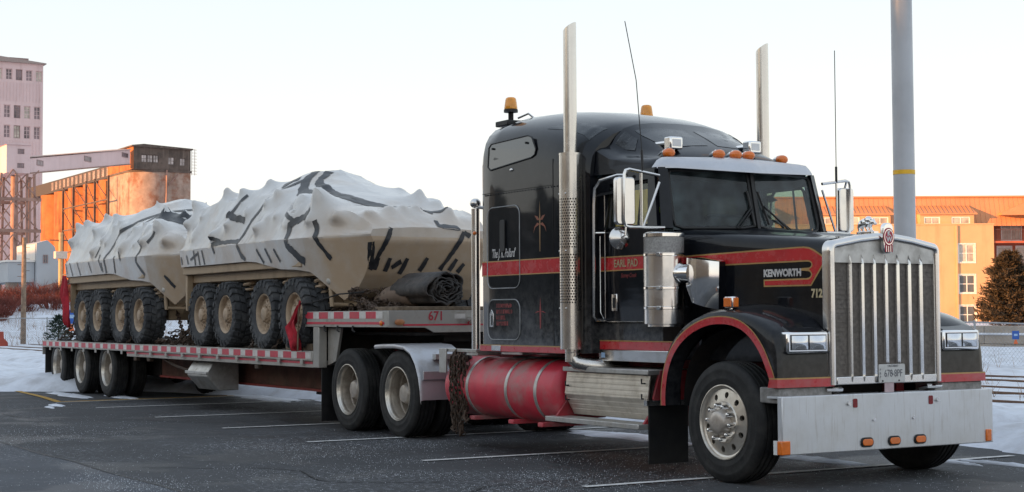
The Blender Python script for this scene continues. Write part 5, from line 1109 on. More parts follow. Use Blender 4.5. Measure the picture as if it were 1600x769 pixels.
# fuel tank, steps
tk = P('fuel_tank', M().lathe([(.001, -5.0), (.22, -4.995), (.285, -4.965), (.318, -4.91), (.325, -4.86), (.325, -2.72), (.318, -2.68), (.285, -2.645), (.22, -2.63), (.001, -2.63)], (0, -.885, .655), 'x', 56), TANKR, 0, 40)
for x in (-4.40, -3.58, -3.0):
    P('tank_strap', M().lathe([(.3265, x - .026), (.332, x - .024), (.332, x + .024), (.3265, x + .026)], (0, -.885, .655), 'x', 56), ALU, 0, 30, parent=tk)
    P('strap_bracket', M().box(x - .05, x + .05, -1.15, -.47, .30, .345), TANKR, .008, parent=tk)
P('tank_cap', M().tube([(-4.70, -1.02, .945), (-4.70, -1.07, 1.005)], .055, 16), BLK, parent=tk)
P('tank_hanger', M().box(-4.5, -2.9, -.56, -.476, .60, .98), DARK)
tk2 = P('fuel_tank', M().lathe([(.001, -4.86), (.285, -4.845), (.325, -4.77), (.325, -2.72), (.285, -2.645), (.001, -2.63)], (0, .885, .655), 'x', 40), TANKR, 0, 40)
DIA = mat('diamond_plate', (.62, .56, .48), .35, .7, .08, 5, dirt=(.36, .29, .22), da=.45, ds=7)
P('step_top', M().box(-2.56, -1.13, -1.16, -.60, .88, .925), ALU, .006)
sp_ = P('step_panel', quadplate((-2.55, -1.10, .87), (-1.16, -1.10, .87), (-1.16, -1.13, .66), (-2.55, -1.13, .66), -.012), DIA); P('step_panel', quadplate((-2.55, -1.13, .66), (-1.16, -1.13, .66), (-1.16, -1.02, .46), (-2.55, -1.02, .46), -.012), DIA)
m_ = M()
for r_ in range(16):
    for k in range(48):
        x = -2.52 + k * .0285 + (r_ % 2) * .014; z = .85 - r_ * .024
        y = -1.113 - .03 * (.87 - z) / .21 if z > .66 else -1.143 + .11 * (.66 - z) / .20
        a = .009; m_.add([(x - a, y, z - a * (1 if r_ % 2 else -1)), (x, y - .004, z), (x + a, y, z + a * (1 if r_ % 2 else -1)), (x, y - .0005, z + .007), (x, y - .0005, z - .007)], [(0, 1, 3), (0, 4, 1), (1, 2, 3), (1, 4, 2)])
P('tread_pattern', m_, DIA, 0, 0, parent=sp_)
P('step_lower', M().box(-2.70, -1.12, -1.28, -1.04, .385, .435), ALU, .006)
for x in (-2.62, -1.155): P('step_bracket', M().prism([(-1.02, .92), (-.62, .92), (-.62, .40), (-1.24, .384), (-1.24, .40), (-1.06, .62), (-1.10, .66)], 'x', x, x + .03), REDF, .004)
for x, z in ((-2.5, .74), (-2.5, .6), (-1.22, .80), (-1.22, .66)): P('step_hook', M().tube([(x, -1.12, z), (x, -1.165, z), (x, -1.165, z + .045)], .009, 5), BLK)
P('battery_box', M().box(-2.53, -1.18, -.99, -.58, .46, .875), ALU)
P('reflector', M().box(-2.08, -2.02, -1.0225, -1.0205, 1.02, 1.07), mat('pale_blue_sticker', (.35, .5, .7), .4))
# drive fender, mud flaps
DF = mat('drive_fender_alloy', (.50, .50, .52), .38, .7, .06, 2, dirt=(.34, .31, .28), da=.5, ds=4)
def dfend():
    pts = [(-6.62, 1.085), (-6.4, 1.095), (-6.1, 1.10), (-5.85, 1.085), (-5.68, 1.02), (-5.56, .90), (-5.48, .75), (-5.44, .60), (-5.42, .46)]
    m_ = M().loft([[(x, -1.235, z - .045), (x, -1.245, z - .02), (x, -1.235, z), (x, -1.20, z + .008), (x, -.60, z + .008)] for x, z in pts]); return m_
both('drive_fender', dfend, DF, 0, 50)
both('fender_support', lambda: M().box(-5.58, -5.5, -1.0, -.476, .93, .99), ALU)
both('fender_patch', lambda: M().box(-5.455, -5.425, -1.20, -.72, .70, .80), DF, .004)
for s in (-1, 1): P('mud_flap', M().box(-8.22, -8.205, s * 1.22 if s < 0 else .62, -.62 if s < 0 else 1.22, .08, .80), BLK, .003); P('flap_hanger', M().box(-8.24, -8.18, s * 1.22 if s < 0 else .476, -.476 if s < 0 else 1.22, .801, .86), ALU)
# ================================================================== TRAILER
TL = thing('step_deck_trailer', 'grey step deck trailer with red and white reflective tape and three axles', 'trailer', (-14, 0, 0))
def T(name, mb, mt, bev=0, smooth=35, parent=None): return O(name, mb, mt, parent or TL, bev, smooth)
RAILM = mat('dirty_trailer_alloy', (.44, .42, .39), .5, .55, .12, 5, dirt=(.26, .22, .18), da=.65, ds=5); BEAM = mat('rusty_red_beam', (.11, .045, .03), .8, 0, .35, 4, dirt=(.16, .10, .06), da=.6, ds=3)
DZ = .985
for s in (-1, 1):
    a, b = sorted((s * 1.29, s * 1.235))
    T('side_rail', M().box(-21.8, -8.34, a, b, .855, DZ), RAILM, .006); T('upper_side_rail', M().box(-8.62, -6.16, a, b, 1.30, 1.50), RAILM, .006)
    a, b = sorted((s * 1.26, s * 1.20)); T('lower_rail', M().box(-16.3, -8.36, a, b, .765, .854), RAILM, .006)
    T('red_line', M().box(-16.3, -8.4, s * 1.262 - .001, s * 1.262 + .001, .815, .845), REFR, 0, 0)
    T('upper_red_line', M().box(-8.55, -6.25, s * 1.2925 - .0015, s * 1.2925 + .0015, 1.335, 1.365), REFR, 0, 0)
    a, b = sorted((s * .56, s * .46)); T('main_beam', M().box(-16.5, -8.25, a, b, .42, .90), BEAM); a, b = sorted((s * .60, s * .42)); T('beam_flange', M().box(-16.5, -8.25, a, b, .385, .419), mat('red_beam_flange', (.30, .05, .04), .7, 0, .2, 5))
    a, b = sorted((s * .56, s * .46)); T('rear_beam', M().box(-21.7, -16.501, a, b, .72, .95), BEAM); T('upper_beam', M().box(-8.3, -6.3, a, b, 1.2, 1.299), BEAM)
    a, b = sorted((s * 1.285, s * 1.17)); T('step_post', M().box(-8.335, -8.15, a, b, .77, 1.299), RAILM, .008)
RT = M().box(-.14, .14, -.0015, .0015, -.042, .042).mesh('red_tape', REFR, 0); WT = M().box(-.09, .09, -.0015, .0015, -.042, .042).mesh('white_tape', REFW, 0)
for s in (-1, 1):
    x = -21.6
    while x < -8.5:
        child('red_tape', RT, TL, Vector((x, s * 1.2925, .925)) - ROOT[TL.name]); child('white_tape', WT, TL, Vector((x + .23, s * 1.2925, .925)) - ROOT[TL.name]); x += .4605
    x = -8.45
    while x < -6.3:
        child('red_tape', RT, TL, Vector((x, s * 1.2925, 1.448)) - ROOT[TL.name]); child('white_tape', WT, TL, Vector((x + .23, s * 1.2925, 1.448)) - ROOT[TL.name]); x += .4605
for k in range(10):
    y = -1.23 + k * .246; T('deck_plank', M().box(-21.78, -8.36, y + .003, y + .243, DZ - .045, DZ - .004 + .004 * (k % 3)), DECK, .004); T('upper_deck_plank', M().box(-8.60, -6.22, y + .003, y + .243, 1.455, 1.497 + .003 * (k % 2)), DECK, .004)
ft = T('front_bulkhead', M().prism([(-1.29, 1.30), (-.80, 1.295), (-.68, 1.235), (.68, 1.235), (.80, 1.295), (1.29, 1.30), (1.29, 1.50), (-1.29, 1.50)], 'x', -6.159, -6.13), RAILM, .004)
T('bulkhead_line', M().box(-6.1295, -6.127, -1.1, 1.1, 1.318, 1.338), REFR, 0, 0, parent=ft)
T('trailer_number', text_mesh('671', .155, face_mtx((-6.128, -.655, 1.43), (0, 1, 0)), mat('trailer_red_number', (.42, .03, .05), .5), .001, sx=.92, bold=.003), None, parent=ft)
T('side_lamp', M().ball((-6.32, -1.30, 1.35), .035, 6, (1, .5, 1)), AMB); T('side_lamp', M().ball((-6.12, -1.15, 1.36), .05, 6, (.5, 1.4, .8)), mat('dusty_amber', (.40, .16, .06), .5)); T('coupler', M().cyl((-6.13, -.20, 1.38), (-6.02, -.20, 1.38), .045, 12), STEEL)
T('sticker', M().box(-6.1295, -6.1275, -.40, -.25, 1.40, 1.46), REFW, 0, 0, parent=ft)
T('kingpin_plate', M().box(-8.1, -6.2, -.9, .9, 1.20, 1.234), DARK); T('step_wall', M().box(-8.33, -8.28, -1.16, 1.16, .86, 1.45), DARK)
T('dunnage', M().box(-7.0, -6.25, -1.10, .9, 1.501, 1.55), WOOD, .008); T('gooseneck_gusset', M().prism([(-8.145, 1.29), (-7.75, 1.29), (-7.9, .86), (-8.145, .80)], 'y', -1.16, -1.12), RAILM, .006)
for x in (-17.7, -19.36, -21.0):
    for s in (-1, 1): put_wheel(TL, x, s * 1.06, .515, s, 'T', x)
    T('axle', M().cyl((x, -.95, .515), (x, .95, .515), .07, 12), DARK)
for x in (-18.55, -20.2):
    for s in (-1, 1): T('suspension_hanger', M().prism([(x - .10, .84), (x + .22, .84), (x + .30, .36), (x + .18, .34), (x - .02, .60)], 'y', s * 1.0 - .02, s * 1.0 + .02), ALU, .006); T('air_bag', M().cyl((x, s * .72, .55), (x, s * .72, .85), .14, 14), BLK)
for s in (-1, 1): T('mud_flap', M().box(-21.72, -21.70, s * 1.25 if s < 0 else .62, -.62 if s < 0 else 1.25, .10, .85), BLK, .003)
T('rear_bumper', M().box(-21.8, -21.73, -1.2, 1.2, .62, .72), DARK); T('rear_apron', M().box(-21.83, -21.801, -1.28, 1.28, .70, DZ), RAILM, .005)
T('tool_box', M().prism([(-1.21, .52), (-1.21, .60), (-1.10, .76), (-.70, .76), (-.70, .31), (-1.02, .31)], 'x', -13.35, -12.45), ALU, .012); T('tool_box_lip', M().box(-13.40, -12.44, -1.235, -1.2105, .555, .60), ALU, .006); T('box_bracket', M().box(-13.1, -12.7, -1.15, -.6, .761, .854), DARK)
T('winch_bar', M().tube([(-14.9, -1.15, .80), (-14.1, -1.16, .66), (-13.4, -1.18, .60)], .022, 6), RUST)
T('spare_carrier', M().box(-15.6, -14.3, -.45, .45, .45, .80), DARK); T('landing_leg', M().box(-10.1, -9.95, -.45, -.31, .33, .86), DARK); T('landing_leg', M().box(-10.1, -9.95, .31, .45, .33, .86), DARK); T('bogie_frame', M().box(-21.6, -16.9, -.45, .45, .38, .715), DARK, .02)
for k in range(17):
    x = -21.2 + k * .78; T('stake_pocket', M().box(x, x + .09, -1.305, -1.291, .80, .868), RAILM, .003)
for k, x in enumerate((-15.9, -15.2, -10.4)): T('ratchet', M().box(x - .05, x + .09, -1.25, -1.17, .70, .765), RUST, .01)
for x in (-7.95, -7.55, -7.1): T('strap_hook', M().tube([(x, -1.30, 1.32), (x, -1.302, 1.26), (x + .02, -1.28, 1.24)], .012, 5), BLK)

# ================================================================== ARMOURED VEHICLES UNDER SHRINK WRAP
def wrap_material():
    mt = bpy.data.materials.new('shrink_wrap_film'); mt.use_nodes = True; n = mt.node_tree; N = n.nodes; L = n.links; b = N['Principled BSDF']
    tc = N.new('ShaderNodeTexCoord'); sp = N.new('ShaderNodeSeparateXYZ'); L.new(tc.outputs['Object'], sp.inputs[0])
    def mr(s, a, c, lo=0, hi=1):
        r = N.new('ShaderNodeMapRange'); r.interpolation_type = 'SMOOTHSTEP'; L.new(s, r.inputs[0])
        for i, v in enumerate((a, c, lo, hi)): r.inputs[1 + i].default_value = v
        return r.outputs[0]
    def mth(op, a, c):
        q = N.new('ShaderNodeMath'); q.operation = op
        for i, v in enumerate((a, c)):
            if isinstance(v, (int, float)): q.inputs[i].default_value = v
            else: L.new(v, q.inputs[i])
        return q.outputs[0]
    def noi(sc, det=5, ro=.6):
        t = N.new('ShaderNodeTexNoise'); t.inputs['Scale'].default_value = sc; t.inputs['Detail'].default_value = det; t.inputs['Roughness'].default_value = ro; L.new(tc.outputs['Object'], t.inputs['Vector']); return t.outputs['Fac']
    nose = mth('MULTIPLY', mr(sp.outputs[2], 1.50, 1.46), mr(sp.outputs[0], .3, .75))
    low = mth('MULTIPLY', mr(sp.outputs[2], 2.1, 1.25, 0, .62), mr(noi(1.8), .28, .62))
    tight = mth('MAXIMUM', mth('MULTIPLY', mr(noi(1.3, 4), .50, .70), .34), mth('MULTIPLY', mth('MULTIPLY', mr(sp.outputs[2], 2.05, 1.6, .12, .62), mr(sp.outputs[0], .1, .8)), mr(noi(2.6, 4), .25, .6, .55, 1)))
    f = mth('MAXIMUM', mth('MULTIPLY', nose, mr(noi(4), .2, .6, .72, .95)), mth('MAXIMUM', low, tight))
    q = N.new('ShaderNodeMix'); q.data_type = 'RGBA'; L.new(f, q.inputs[0]); q.inputs[6].default_value = (.60, .59, .575, 1); q.inputs[7].default_value = (.46, .335, .22, 1)
    q2 = N.new('ShaderNodeMix'); q2.data_type = 'RGBA'; L.new(mr(noi(3.5, 7, .7), .55, .8, 0, .5), q2.inputs[0]); L.new(q.outputs[2], q2.inputs[6]); q2.inputs[7].default_value = (.36, .30, .25, 1)
    L.new(q2.outputs[2], b.inputs['Base Color']); b.inputs['Roughness'].default_value = .24; b.inputs['Specular IOR Level'].default_value = .55
    mpw = N.new('ShaderNodeMapping'); mpw.inputs['Scale'].default_value = (9, 4, 2.2); mpw.inputs['Rotation'].default_value = (.2, .5, .1); L.new(tc.outputs['Object'], mpw.inputs[0])
    wr = N.new('ShaderNodeTexNoise'); wr.noise_type = 'RIDGED_MULTIFRACTAL'; wr.inputs['Scale'].default_value = .8; wr.inputs['Detail'].default_value = 3; L.new(mpw.outputs[0], wr.inputs['Vector'])
    bp = N.new('ShaderNodeBump'); bp.inputs['Strength'].default_value = .30; bp.inputs['Distance'].default_value = .02; L.new(wr.outputs['Fac'], bp.inputs['Height']); L.new(bp.outputs[0], b.inputs['Normal'])
    return mt
WRAP = wrap_material()
# big off-road tyre with chunky lugs
def lav_tyre():
    R_, w_, rb = .488, .36, .275; h = w_ / 2
    p = [(rb, -h * .72), (rb + .02, -h * .86), (rb + .09, -h * .98), (rb + .14, -h), (.435, -h * .93), (.455, -h * .86), (.460, -h * .5)]
    m_ = M().lathe(p + [(r, -y) for r, y in reversed(p)], ax='y', n=44)
    for k in range(22):
        a = 2 * PI * k / 22
        for s in (-1, 1):
            a2 = a + (0 if s < 0 else PI / 22)
            def pt(ang, r, y): return (r * math.sin(ang), y, r * math.cos(ang))
            for (ya, yb, da0, da1) in ((.012, h * .46, .02, -.035), (h * .54, h * 1.0, -.05, -.075)):
                wv = .098; v = []
                for y, d in ((ya, da0), (yb, da1)):
                    rr = R_ if y < h * .8 else R_ - .012
                    v += [pt(a2 + d - wv, .448, s * y), pt(a2 + d + wv, .448, s * y), pt(a2 + d + wv * .86, rr, s * y), pt(a2 + d - wv * .86, rr, s * y)]
                m_.add(v, [(0, 1, 2, 3), (7, 6, 5, 4), (0, 4, 5, 1), (1, 5, 6, 2), (2, 6, 7, 3), (3, 7, 4, 0)])
            v = []
            for r, y in ((.385, h * 1.0), (.468, h * .93)):
                v += [pt(a2 - .05 - .075, r, s * y), pt(a2 - .05 + .075, r, s * y), pt(a2 - .05 + .065, r, s * (y + .014)), pt(a2 - .05 - .065, r, s * (y + .014))]
            m_.add(v, [(0, 1, 2, 3), (7, 6, 5, 4), (0, 4, 5, 1), (1, 5, 6, 2), (2, 6, 7, 3), (3, 7, 4, 0)])
    return m_.mesh('tyre', RUBD, 25)
LT = lav_tyre()
LR = holed_ring(.235, .13, -.075, -.095, .020, .182, 12, 12).lathe([(.27, .1), (.268, -.10), (.276, -.125), (.285, -.14), (.280, -.15), (.268, -.145), (.252, -.125), (.245, -.08), (.235, -.075)], n=40).lathe([(.13, -.095), (.122, -.115), (.10, -.12), (.092, -.15), (.07, -.16), (.001, -.162)], n=32).mesh('wheel', TANR, 35)
LN = M().cyl((0, 0, 0), (0, -.02, 0), .011, 6).mesh('lug_nut', TANR, 30); LDR = M().lathe([(.001, -.02), (.24, -.02), (.25, .1)], n=24).mesh('brake_drum', mat('brown_hub', (.12, .085, .055), .8), 30)
ST = [  # lx, zb, yb, zm, ym, zt, yt, zc
    (-4.55, 1.28, 1.18, 1.50, 1.22, 2.12, 1.0, 2.24), (-4.45, 1.24, 1.29, 1.50, 1.32, 2.22, 1.08, 2.36), (-4.0, 1.24, 1.31, 1.50, 1.34, 2.26, 1.08, 2.42), (-3.2, 1.24, 1.31, 1.50, 1.345, 2.28, 1.06, 2.46), (-2.4, 1.24, 1.31, 1.50, 1.345, 2.30, 1.02, 2.50), (-2.0, 1.24, 1.31, 1.50, 1.345, 2.29, 1.0, 2.58), (-1.6, 1.24, 1.31, 1.50, 1.345, 2.27, .98, 2.69), (-1.25, 1.22, 1.31, 1.50, 1.345, 2.22, .98, 2.68), (-.9, 1.16, 1.28, 1.50, 1.345, 2.16, .98, 2.54), (-.5, 1.10, 1.26, 1.50, 1.345, 2.09, .99, 2.37),
    (.0, 1.08, 1.24, 1.49, 1.335, 2.03, 1.03, 2.20), (.36, 1.04, 1.20, 1.49, 1.31, 2.00, 1.12, 2.12), (.44, .98, 1.15, 1.49, 1.285, 1.97, 1.09, 2.08), (.6, .84, 1.05, 1.49, 1.22, 1.93, 1.04, 2.01), (.85, .66, .93, 1.49, 1.13, 1.88, .99, 1.93), (1.1, .80, .86, 1.49, 1.05, 1.82, .95, 1.87), (1.3, 1.00, .84, 1.49, .985, 1.74, .91, 1.79), (1.45, 1.24, .84, 1.49, .93, 1.66, .88, 1.70), (1.55, 1.42, .86, 1.49, .89, 1.56, .86, 1.60)]
import numpy as np
def make_wrap(seed, bumps, sup):
    """film stretched over the hull: a membrane relaxed between pinned edges, hooks and knobs, resting on the hull beneath"""
    NX, K = 230, 96; lx0, lx1 = ST[0][0], ST[-1][0]; rows = []; crease = []; edge = []
    for i in range(NX + 1):
        x = lerp(lx0, lx1, i / NX); zb, yb, zm, ym, zt, yt, zc = interp(ST, x)
        poly = [(0, zb), (yb * .5, zb), (yb, zb), (ym, zm), (lerp(ym, yt, .5), lerp(zm, zt, .5)), (yt, zt), (yt * .72, lerp(zt, zc, .45)), (yt * .35, lerp(zt, zc, .85)), (0, zc)]
        cnt = [6, 6, 14, 15, 15, 14, 14, 12]; half = [poly[0]]
        for j in range(8):
            for k in range(1, cnt[j] + 1): half.append((lerp(poly[j][0], poly[j + 1][0], k / cnt[j]), lerp(poly[j][1], poly[j + 1][1], k / cnt[j])))
        rows.append([(x, -y, z) for y, z in half] + [(x, y, z) for y, z in reversed(half[1:-1])])
    B = np.array(rows); n1 = B.shape[1]
    gx = np.gradient(B, axis=0); gr_ = (np.roll(B, -1, 1) - np.roll(B, 1, 1)); Nn = np.cross(gx, gr_); Nn /= np.linalg.norm(Nn, axis=2, keepdims=True) + 1e-9
    ctr = np.array([-1.5, 0, 1.7]); s_ = np.sign(np.einsum('ijk,ijk->ij', Nn, B - ctr)); Nn *= np.where(s_ == 0, 1, s_)[..., None]
    pin = np.zeros(B.shape[:2], bool); T_ = B.copy()
    pin[:, :27] = True; pin[:, n1 - 26:] = True; pin[0] = True; pin[-1] = True                      # hem, and the crease along the sponson edge
    pin[B[:, 0, 0] > .5, :42] |= B[B[:, 0, 0] > .5][:, :42, 2] < 1.52
    for c_, d, h, R_, pw in bumps:
        for my in (1, -1):
            if my < 0 and (abs(c_[1]) < .05 or c_[0] > .3): continue
            cc = np.array((c_[0], c_[1] * my, c_[2])); dd = np.array((d[0], d[1] * my, d[2])); dd = dd / np.linalg.norm(dd)
            q_ = np.linalg.norm(B - cc, axis=2); rr = max(.05, R_ * .42) if pw < 1.05 else .065
            if pw >= 1.05 and not (q_ < rr).any(): rr = q_.min() + .002
            m0 = q_ < rr; T_[m0] = B[m0] + dd * h * (1 - .45 * (q_[m0] / rr) ** 2)[..., None]; pin |= m0
    V = T_.copy(); dep = .10 + .05 * np.array([[fbm(p[0] * .8 + seed, p[1] * .8, p[2] * .8) for p in r_] for r_ in B[:, ::1]])
    dep = np.where(B[..., 2] > 1.95, dep * .9, dep * .4)
    PR = np.where(B[..., 2] > 2.02, .00008, .00030)[..., None] * (B[..., 2] > 1.5)[..., None]
    for it in range(520):
        A_ = V.copy(); A_[1:-1] = .25 * (V[2:] + V[:-2]) + .25 * (np.roll(V, 1, 1) + np.roll(V, -1, 1))[1:-1]; A_ -= Nn * PR
        o_ = np.einsum('ijk,ijk->ij', A_ - B, Nn); low_ = np.minimum(0, o_ + dep); A_ -= Nn * low_[..., None]
        A_[pin] = T_[pin]; V = A_
    for i in range(NX + 1):
        for k in range(27, n1 - 26):
            b = B[i, k]; V[i, k] += Nn[i, k] * (.007 * fbm(b[0] * 3, b[1] * 3 + seed, b[2] * 3) + .003 * fbm(b[0] * 9, b[1] * 9, b[2] * 5 + seed))
    return M().loft([[tuple(p) for p in r_] for r_ in V.tolist()], True, True, True)
def tape_strip(bv, pts, d, w, off=.007):
    d = Vector(d).normalized(); P_ = [Vector(p) for p in pts]; res = []
    for a, b in zip(P_, P_[1:]):
        n = max(2, int((b - a).length / .035))
        for i in range(n): res.append(a.lerp(b, i / n))
    res.append(P_[-1]); rows = []
    for i, p in enumerate(res):
        tn = (res[min(i + 1, len(res) - 1)] - res[max(0, i - 1)]).normalized(); sd_ = tn.cross(d).normalized(); row = []
        for k in (-.5, -.17, .17, .5):
            q = p + sd_ * w * k * (1 + .45 * fbm(i * .45, k * 3, w * 20)); h = bv.ray_cast(q - d * 6, d)
            if h[0] is None: row = None; break
            nn = h[1] if h[1].dot(d) < 0 else -h[1]
            row.append(h[0] + nn * off)
        if row: rows.append(row)
    return M().loft(rows) if len(rows) > 1 else None
def lav(label, X, seed, strips, fronts, tops, bumps, wheels, sup):
    loc = Vector((X, 0, DZ)); t = thing('armored_vehicle', label, 'armored vehicle', loc, 'shrink-wrapped armored vehicles on the trailer')
    q = Matrix.Translation(loc)
    wm = make_wrap(seed, bumps, sup); bv = BVHTree.FromPolygons([Vector(v) for v in wm.v], wm.f)
    w = O('shrink_wrap', wm.mesh('shrink_wrap', WRAP, 42), None, None); w.parent = t
    def A(name, mb, mt, bev=0, smooth=35, parent=None):
        o = O(name, mb, mt, None, bev, smooth); o.parent = parent or t; return o
    A('hull', M().box(-4.45, .35, -.86, .86, .40, 1.235), TAN, .03)
    A('upper_hull', M().box(-4.44, .34, -1.12, 1.12, .99, 1.114), TAN, .01); A('sponson', M().box(-4.47, .18, -1.255, -.861, 1.115, 1.238), TAN, .012); A('sponson', M().box(-4.47, .18, .861, 1.255, 1.115, 1.238), TAN, .012)
    A('hull_nose', M().loft([[(.35, -.72, .42), (.35, .72, .42), (.35, .72, 1.1), (.35, -.72, 1.1)], [(.80, -.70, .62), (.80, .70, .62), (.80, .70, 1.1), (.80, -.70, 1.1)]], True, True, True), TAN, .02)
    for k, x in enumerate((-4.2, -3.05, -2.1, -1.35, -.45)): A('hull_rib', M().box(x, x + .05, -.89, -.861, .45, 1.11), TAN, .008)
    A('rear_lamp_panel', M().box(-4.50, -4.451, -1.2, -.8, .65, 1.1), TAN, .01); A('rear_step', M().box(-4.42, -4.36, -1.22, -1.12, .55, 1.114), TAN, .008); A('exhaust_guard', M().box(-3.0, -2.55, -.95, -.861, .90, 1.11), TAN, .02)
    for x in wheels:
        for s in (-1, 1):
            A('suspension_arm', M().box(x - .10, x + .22, s * .95 - .14, s * .95 + .14, .42, .55), DARK, .02)
            A('coil_spring', M().tube([(x + .28 + .085 * math.cos(a), s * 1.0 + .085 * math.sin(a), .70 + a * .013) for a in [i * .45 for i in range(72)]], .022, 5), TANR)
            wh = A('wheel', LR, None); wh.location = (x, s * 1.125, .490); wh.rotation_euler = (0, .4 * x + seed, 0 if s < 0 else PI)
            for nm, me in (('tyre', LT), ('brake_drum', LDR)): child(nm, me, wh)
            for i in range(12): a = 2 * PI * i / 12; child('lug_nut', LN, wh, (.113 * math.sin(a), -.118, .113 * math.cos(a)))
    for x in (0, -1.07): A('shock_absorber', M().cyl((x + .30, -1.0, .5), (x + .30, -1.0, 1.1), .05, 10), TAN)
    A('tow_lug', M().ball((.62, -1.02, .92), .06, 8), mat('pale_tow_pin', (.5, .48, .44), .5)); A('tow_rod', M().cyl((.60, -1.02, .90), (.62, -1.0, .58), .03, 8), TAN)
    A('trim_vane_strut', M().cyl((.1, -1.1, .62), (1.0, -.7, .60), .025, 8), TAN)
    for pts in strips:
        wd = pts[0] if isinstance(pts[0], float) else .075; pl = pts[1:] if isinstance(pts[0], float) else pts
        wd *= .82
        m_ = tape_strip(bv, [(x, -1.2, z) for x, z in pl], (0, 1, 0), wd)
        if m_: A('tape_strip', m_, TAPE, 0, 60, parent=w)
        m_ = tape_strip(bv, [(x, 1.2, z) for x, z in pl], (0, -1, 0), wd)
        if m_: A('tape_strip', m_, TAPE, 0, 60, parent=w)
    for pts in fronts:
        m_ = tape_strip(bv, [(1.5, y, z) for y, z in pts], (-1, 0, 0), .06)
        if m_: A('tape_strip', m_, TAPE, 0, 60, parent=w)
    for wd, pts in tops:
        m_ = tape_strip(bv, [(x, y, 3) for x, y in pts], (0, 0, -1), wd)
        if m_: A('tape_strip', m_, TAPE, 0, 60, parent=w)
    return t
def rk(seed, n):
    rn = random.Random(seed); o_ = []
    for i in range(n):
        x = rn.uniform(-4.35, .2); z = rn.uniform(1.62, 2.2); o_.append((SIDE(x, z), (0, -1, .2), rn.uniform(.03, .07), rn.uniform(.10, .15), .8))
    return o_
def rb(seed, n):
    rn = random.Random(seed); o_ = []
    for i in range(n):
        x = rn.uniform(-4.3, .2); u_ = rn.random()
        o_.append(((x, -lerp(1.32, 1.0, u_), lerp(1.5, 2.2, u_)), (0, -1, .25), rn.uniform(.03, .10), rn.uniform(.16, .34), 2.0))
    return o_
SIDE = lambda x, z: (x, -lerp(1.33, .97, max(0, min(1, (z - 1.42) / .85))), z)
def tent(x, y, z, h, R_, pw=2.2, d=(0, 0, 1)): return ((x, y, z), d, h, R_, pw)
def knob(x, z, h=.10, R_=.17): return (SIDE(x, z), (0, -1, .1), h, R_, .8)
B2 = [tent(-4.43, -1.06, 2.22, .10, .5, 3, (-.4, -.3, 1)), tent(-3.45, -.92, 2.34, .15, .6, 3), tent(-2.55, -1.0, 2.3, .07, .5, 3, (0, -.3, 1)), tent(-2.15, -.75, 2.42, .09, .5, 3), tent(-1.25, -1.0, 2.2, .06, .35, 2.0, (0, -.6, 1)), tent(-.5, -.6, 2.25, .03, .4, 3), tent(.42, .42, 2.08, .13, .26, 1.5), tent(.66, .55, 1.98, .06, .2, 1.2),
      ((.38, -1.09, 2.0), (.1, -.15, 1), .17, .34, .8), ((.36, -1.22, 1.78), (.3, -1, .2), .04, .22, .8), ((-.32, -1.15, 1.86), (0, -1, .3), .08, .52, .8), ((-.30, -1.05, 2.02), (0, -.7, 1), .08, .4, .8),
      knob(-2.62, 1.96, .11, .2), knob(-2.50, 1.80, .13, .18), knob(-2.95, 1.66, .14, .2), knob(-1.25, 1.70, .14, .2), knob(-1.12, 1.84, .06, .16), knob(-4.42, 1.92, .12, .2), knob(-3.45, 2.14, .09, .16), knob(-1.45, 2.08, .07, .15), knob(-3.95, 1.72, .03, .3), knob(-3.9, 2.0, .03, .2),
      ((1.24, -.74, 1.78), (1, -.5, .4), .10, .20, .8), ((1.08, -.20, 1.86), (.8, 0, .8), .06, .14, .8), ((1.12, -.42, 1.84), (.8, 0, .8), .07, .16, .8), ((1.06, -.00, 1.86), (.8, 0, .8), .06, .14, .8), ((1.15, .45, 1.83), (.6, 0, 1), .07, .16, .8), ((.85, -1.02, 1.76), (.5, -1, .2), .08, .18, .8)]
S2 = [(.085, (-1.25, 2.42), (-1.49, 2.19), (-1.83, 1.84), (-1.95, 1.52), (-1.78, 1.33), (-1.45, 1.18)), (.09, (-2.37, 2.25), (-2.54, 1.93)), (.07, (-2.94, 1.54), (-2.54, 1.55), (-1.95, 1.55)), (.13, (.32, 1.86), (-.18, 1.69), (-.14, 1.41), (.29, 1.17)), (.08, (.47, 1.72), (.62, 1.41), (.78, 1.20)),
      (.05, (-4.38, 1.40), (-4.36, 1.2)), (.05, (-4.1, 1.42), (-4.02, 1.2)), (.05, (-3.75, 1.48), (-3.72, 1.25)), (.045, (-3.92, 1.34), (-3.6, 1.42)), (.05, (-3.38, 1.47), (-3.32, 1.25)), (.05, (-3.56, 1.46), (-3.53, 1.25)), (.06, (-3.02, 1.65), (-2.65, 1.57)), (.06, (-.45, 1.87), (-.12, 1.75)), (.06, (-2.94, 1.54), (-2.85, 1.40)), (.12, (-2.05, 1.86), (-2.35, 1.9), (-2.6, 1.98)), (.05, (-1.2, 1.4), (-1.0, 1.2)), (.05, (-.9, 1.4), (-.75, 1.2)), (.05, (-.6, 1.38), (-.45, 1.2))]
F2 = [[(-.86, 1.40), (-.80, 1.1)], [(-.60, 1.58), (-.80, 1.05)], [(.47, 1.55), (.22, 1.06)], [(-.72, 1.2), (-.74, 1.05)], [(-.55, 1.2), (-.58, 1.03)], [(-.50, 1.08), (-.38, 1.16)], [(-.30, 1.2), (-.36, 1.0)], [(-.01, 1.21), (-.08, 1.04)], [(.43, 1.2), (.36, 1.05)], [(.56, 1.14), (.49, 1.03)], [(.15, 1.62), (.42, 1.60)], [(.47, 1.55), (.56, 1.49)], [(.15, 1.7), (.13, 1.60)]]
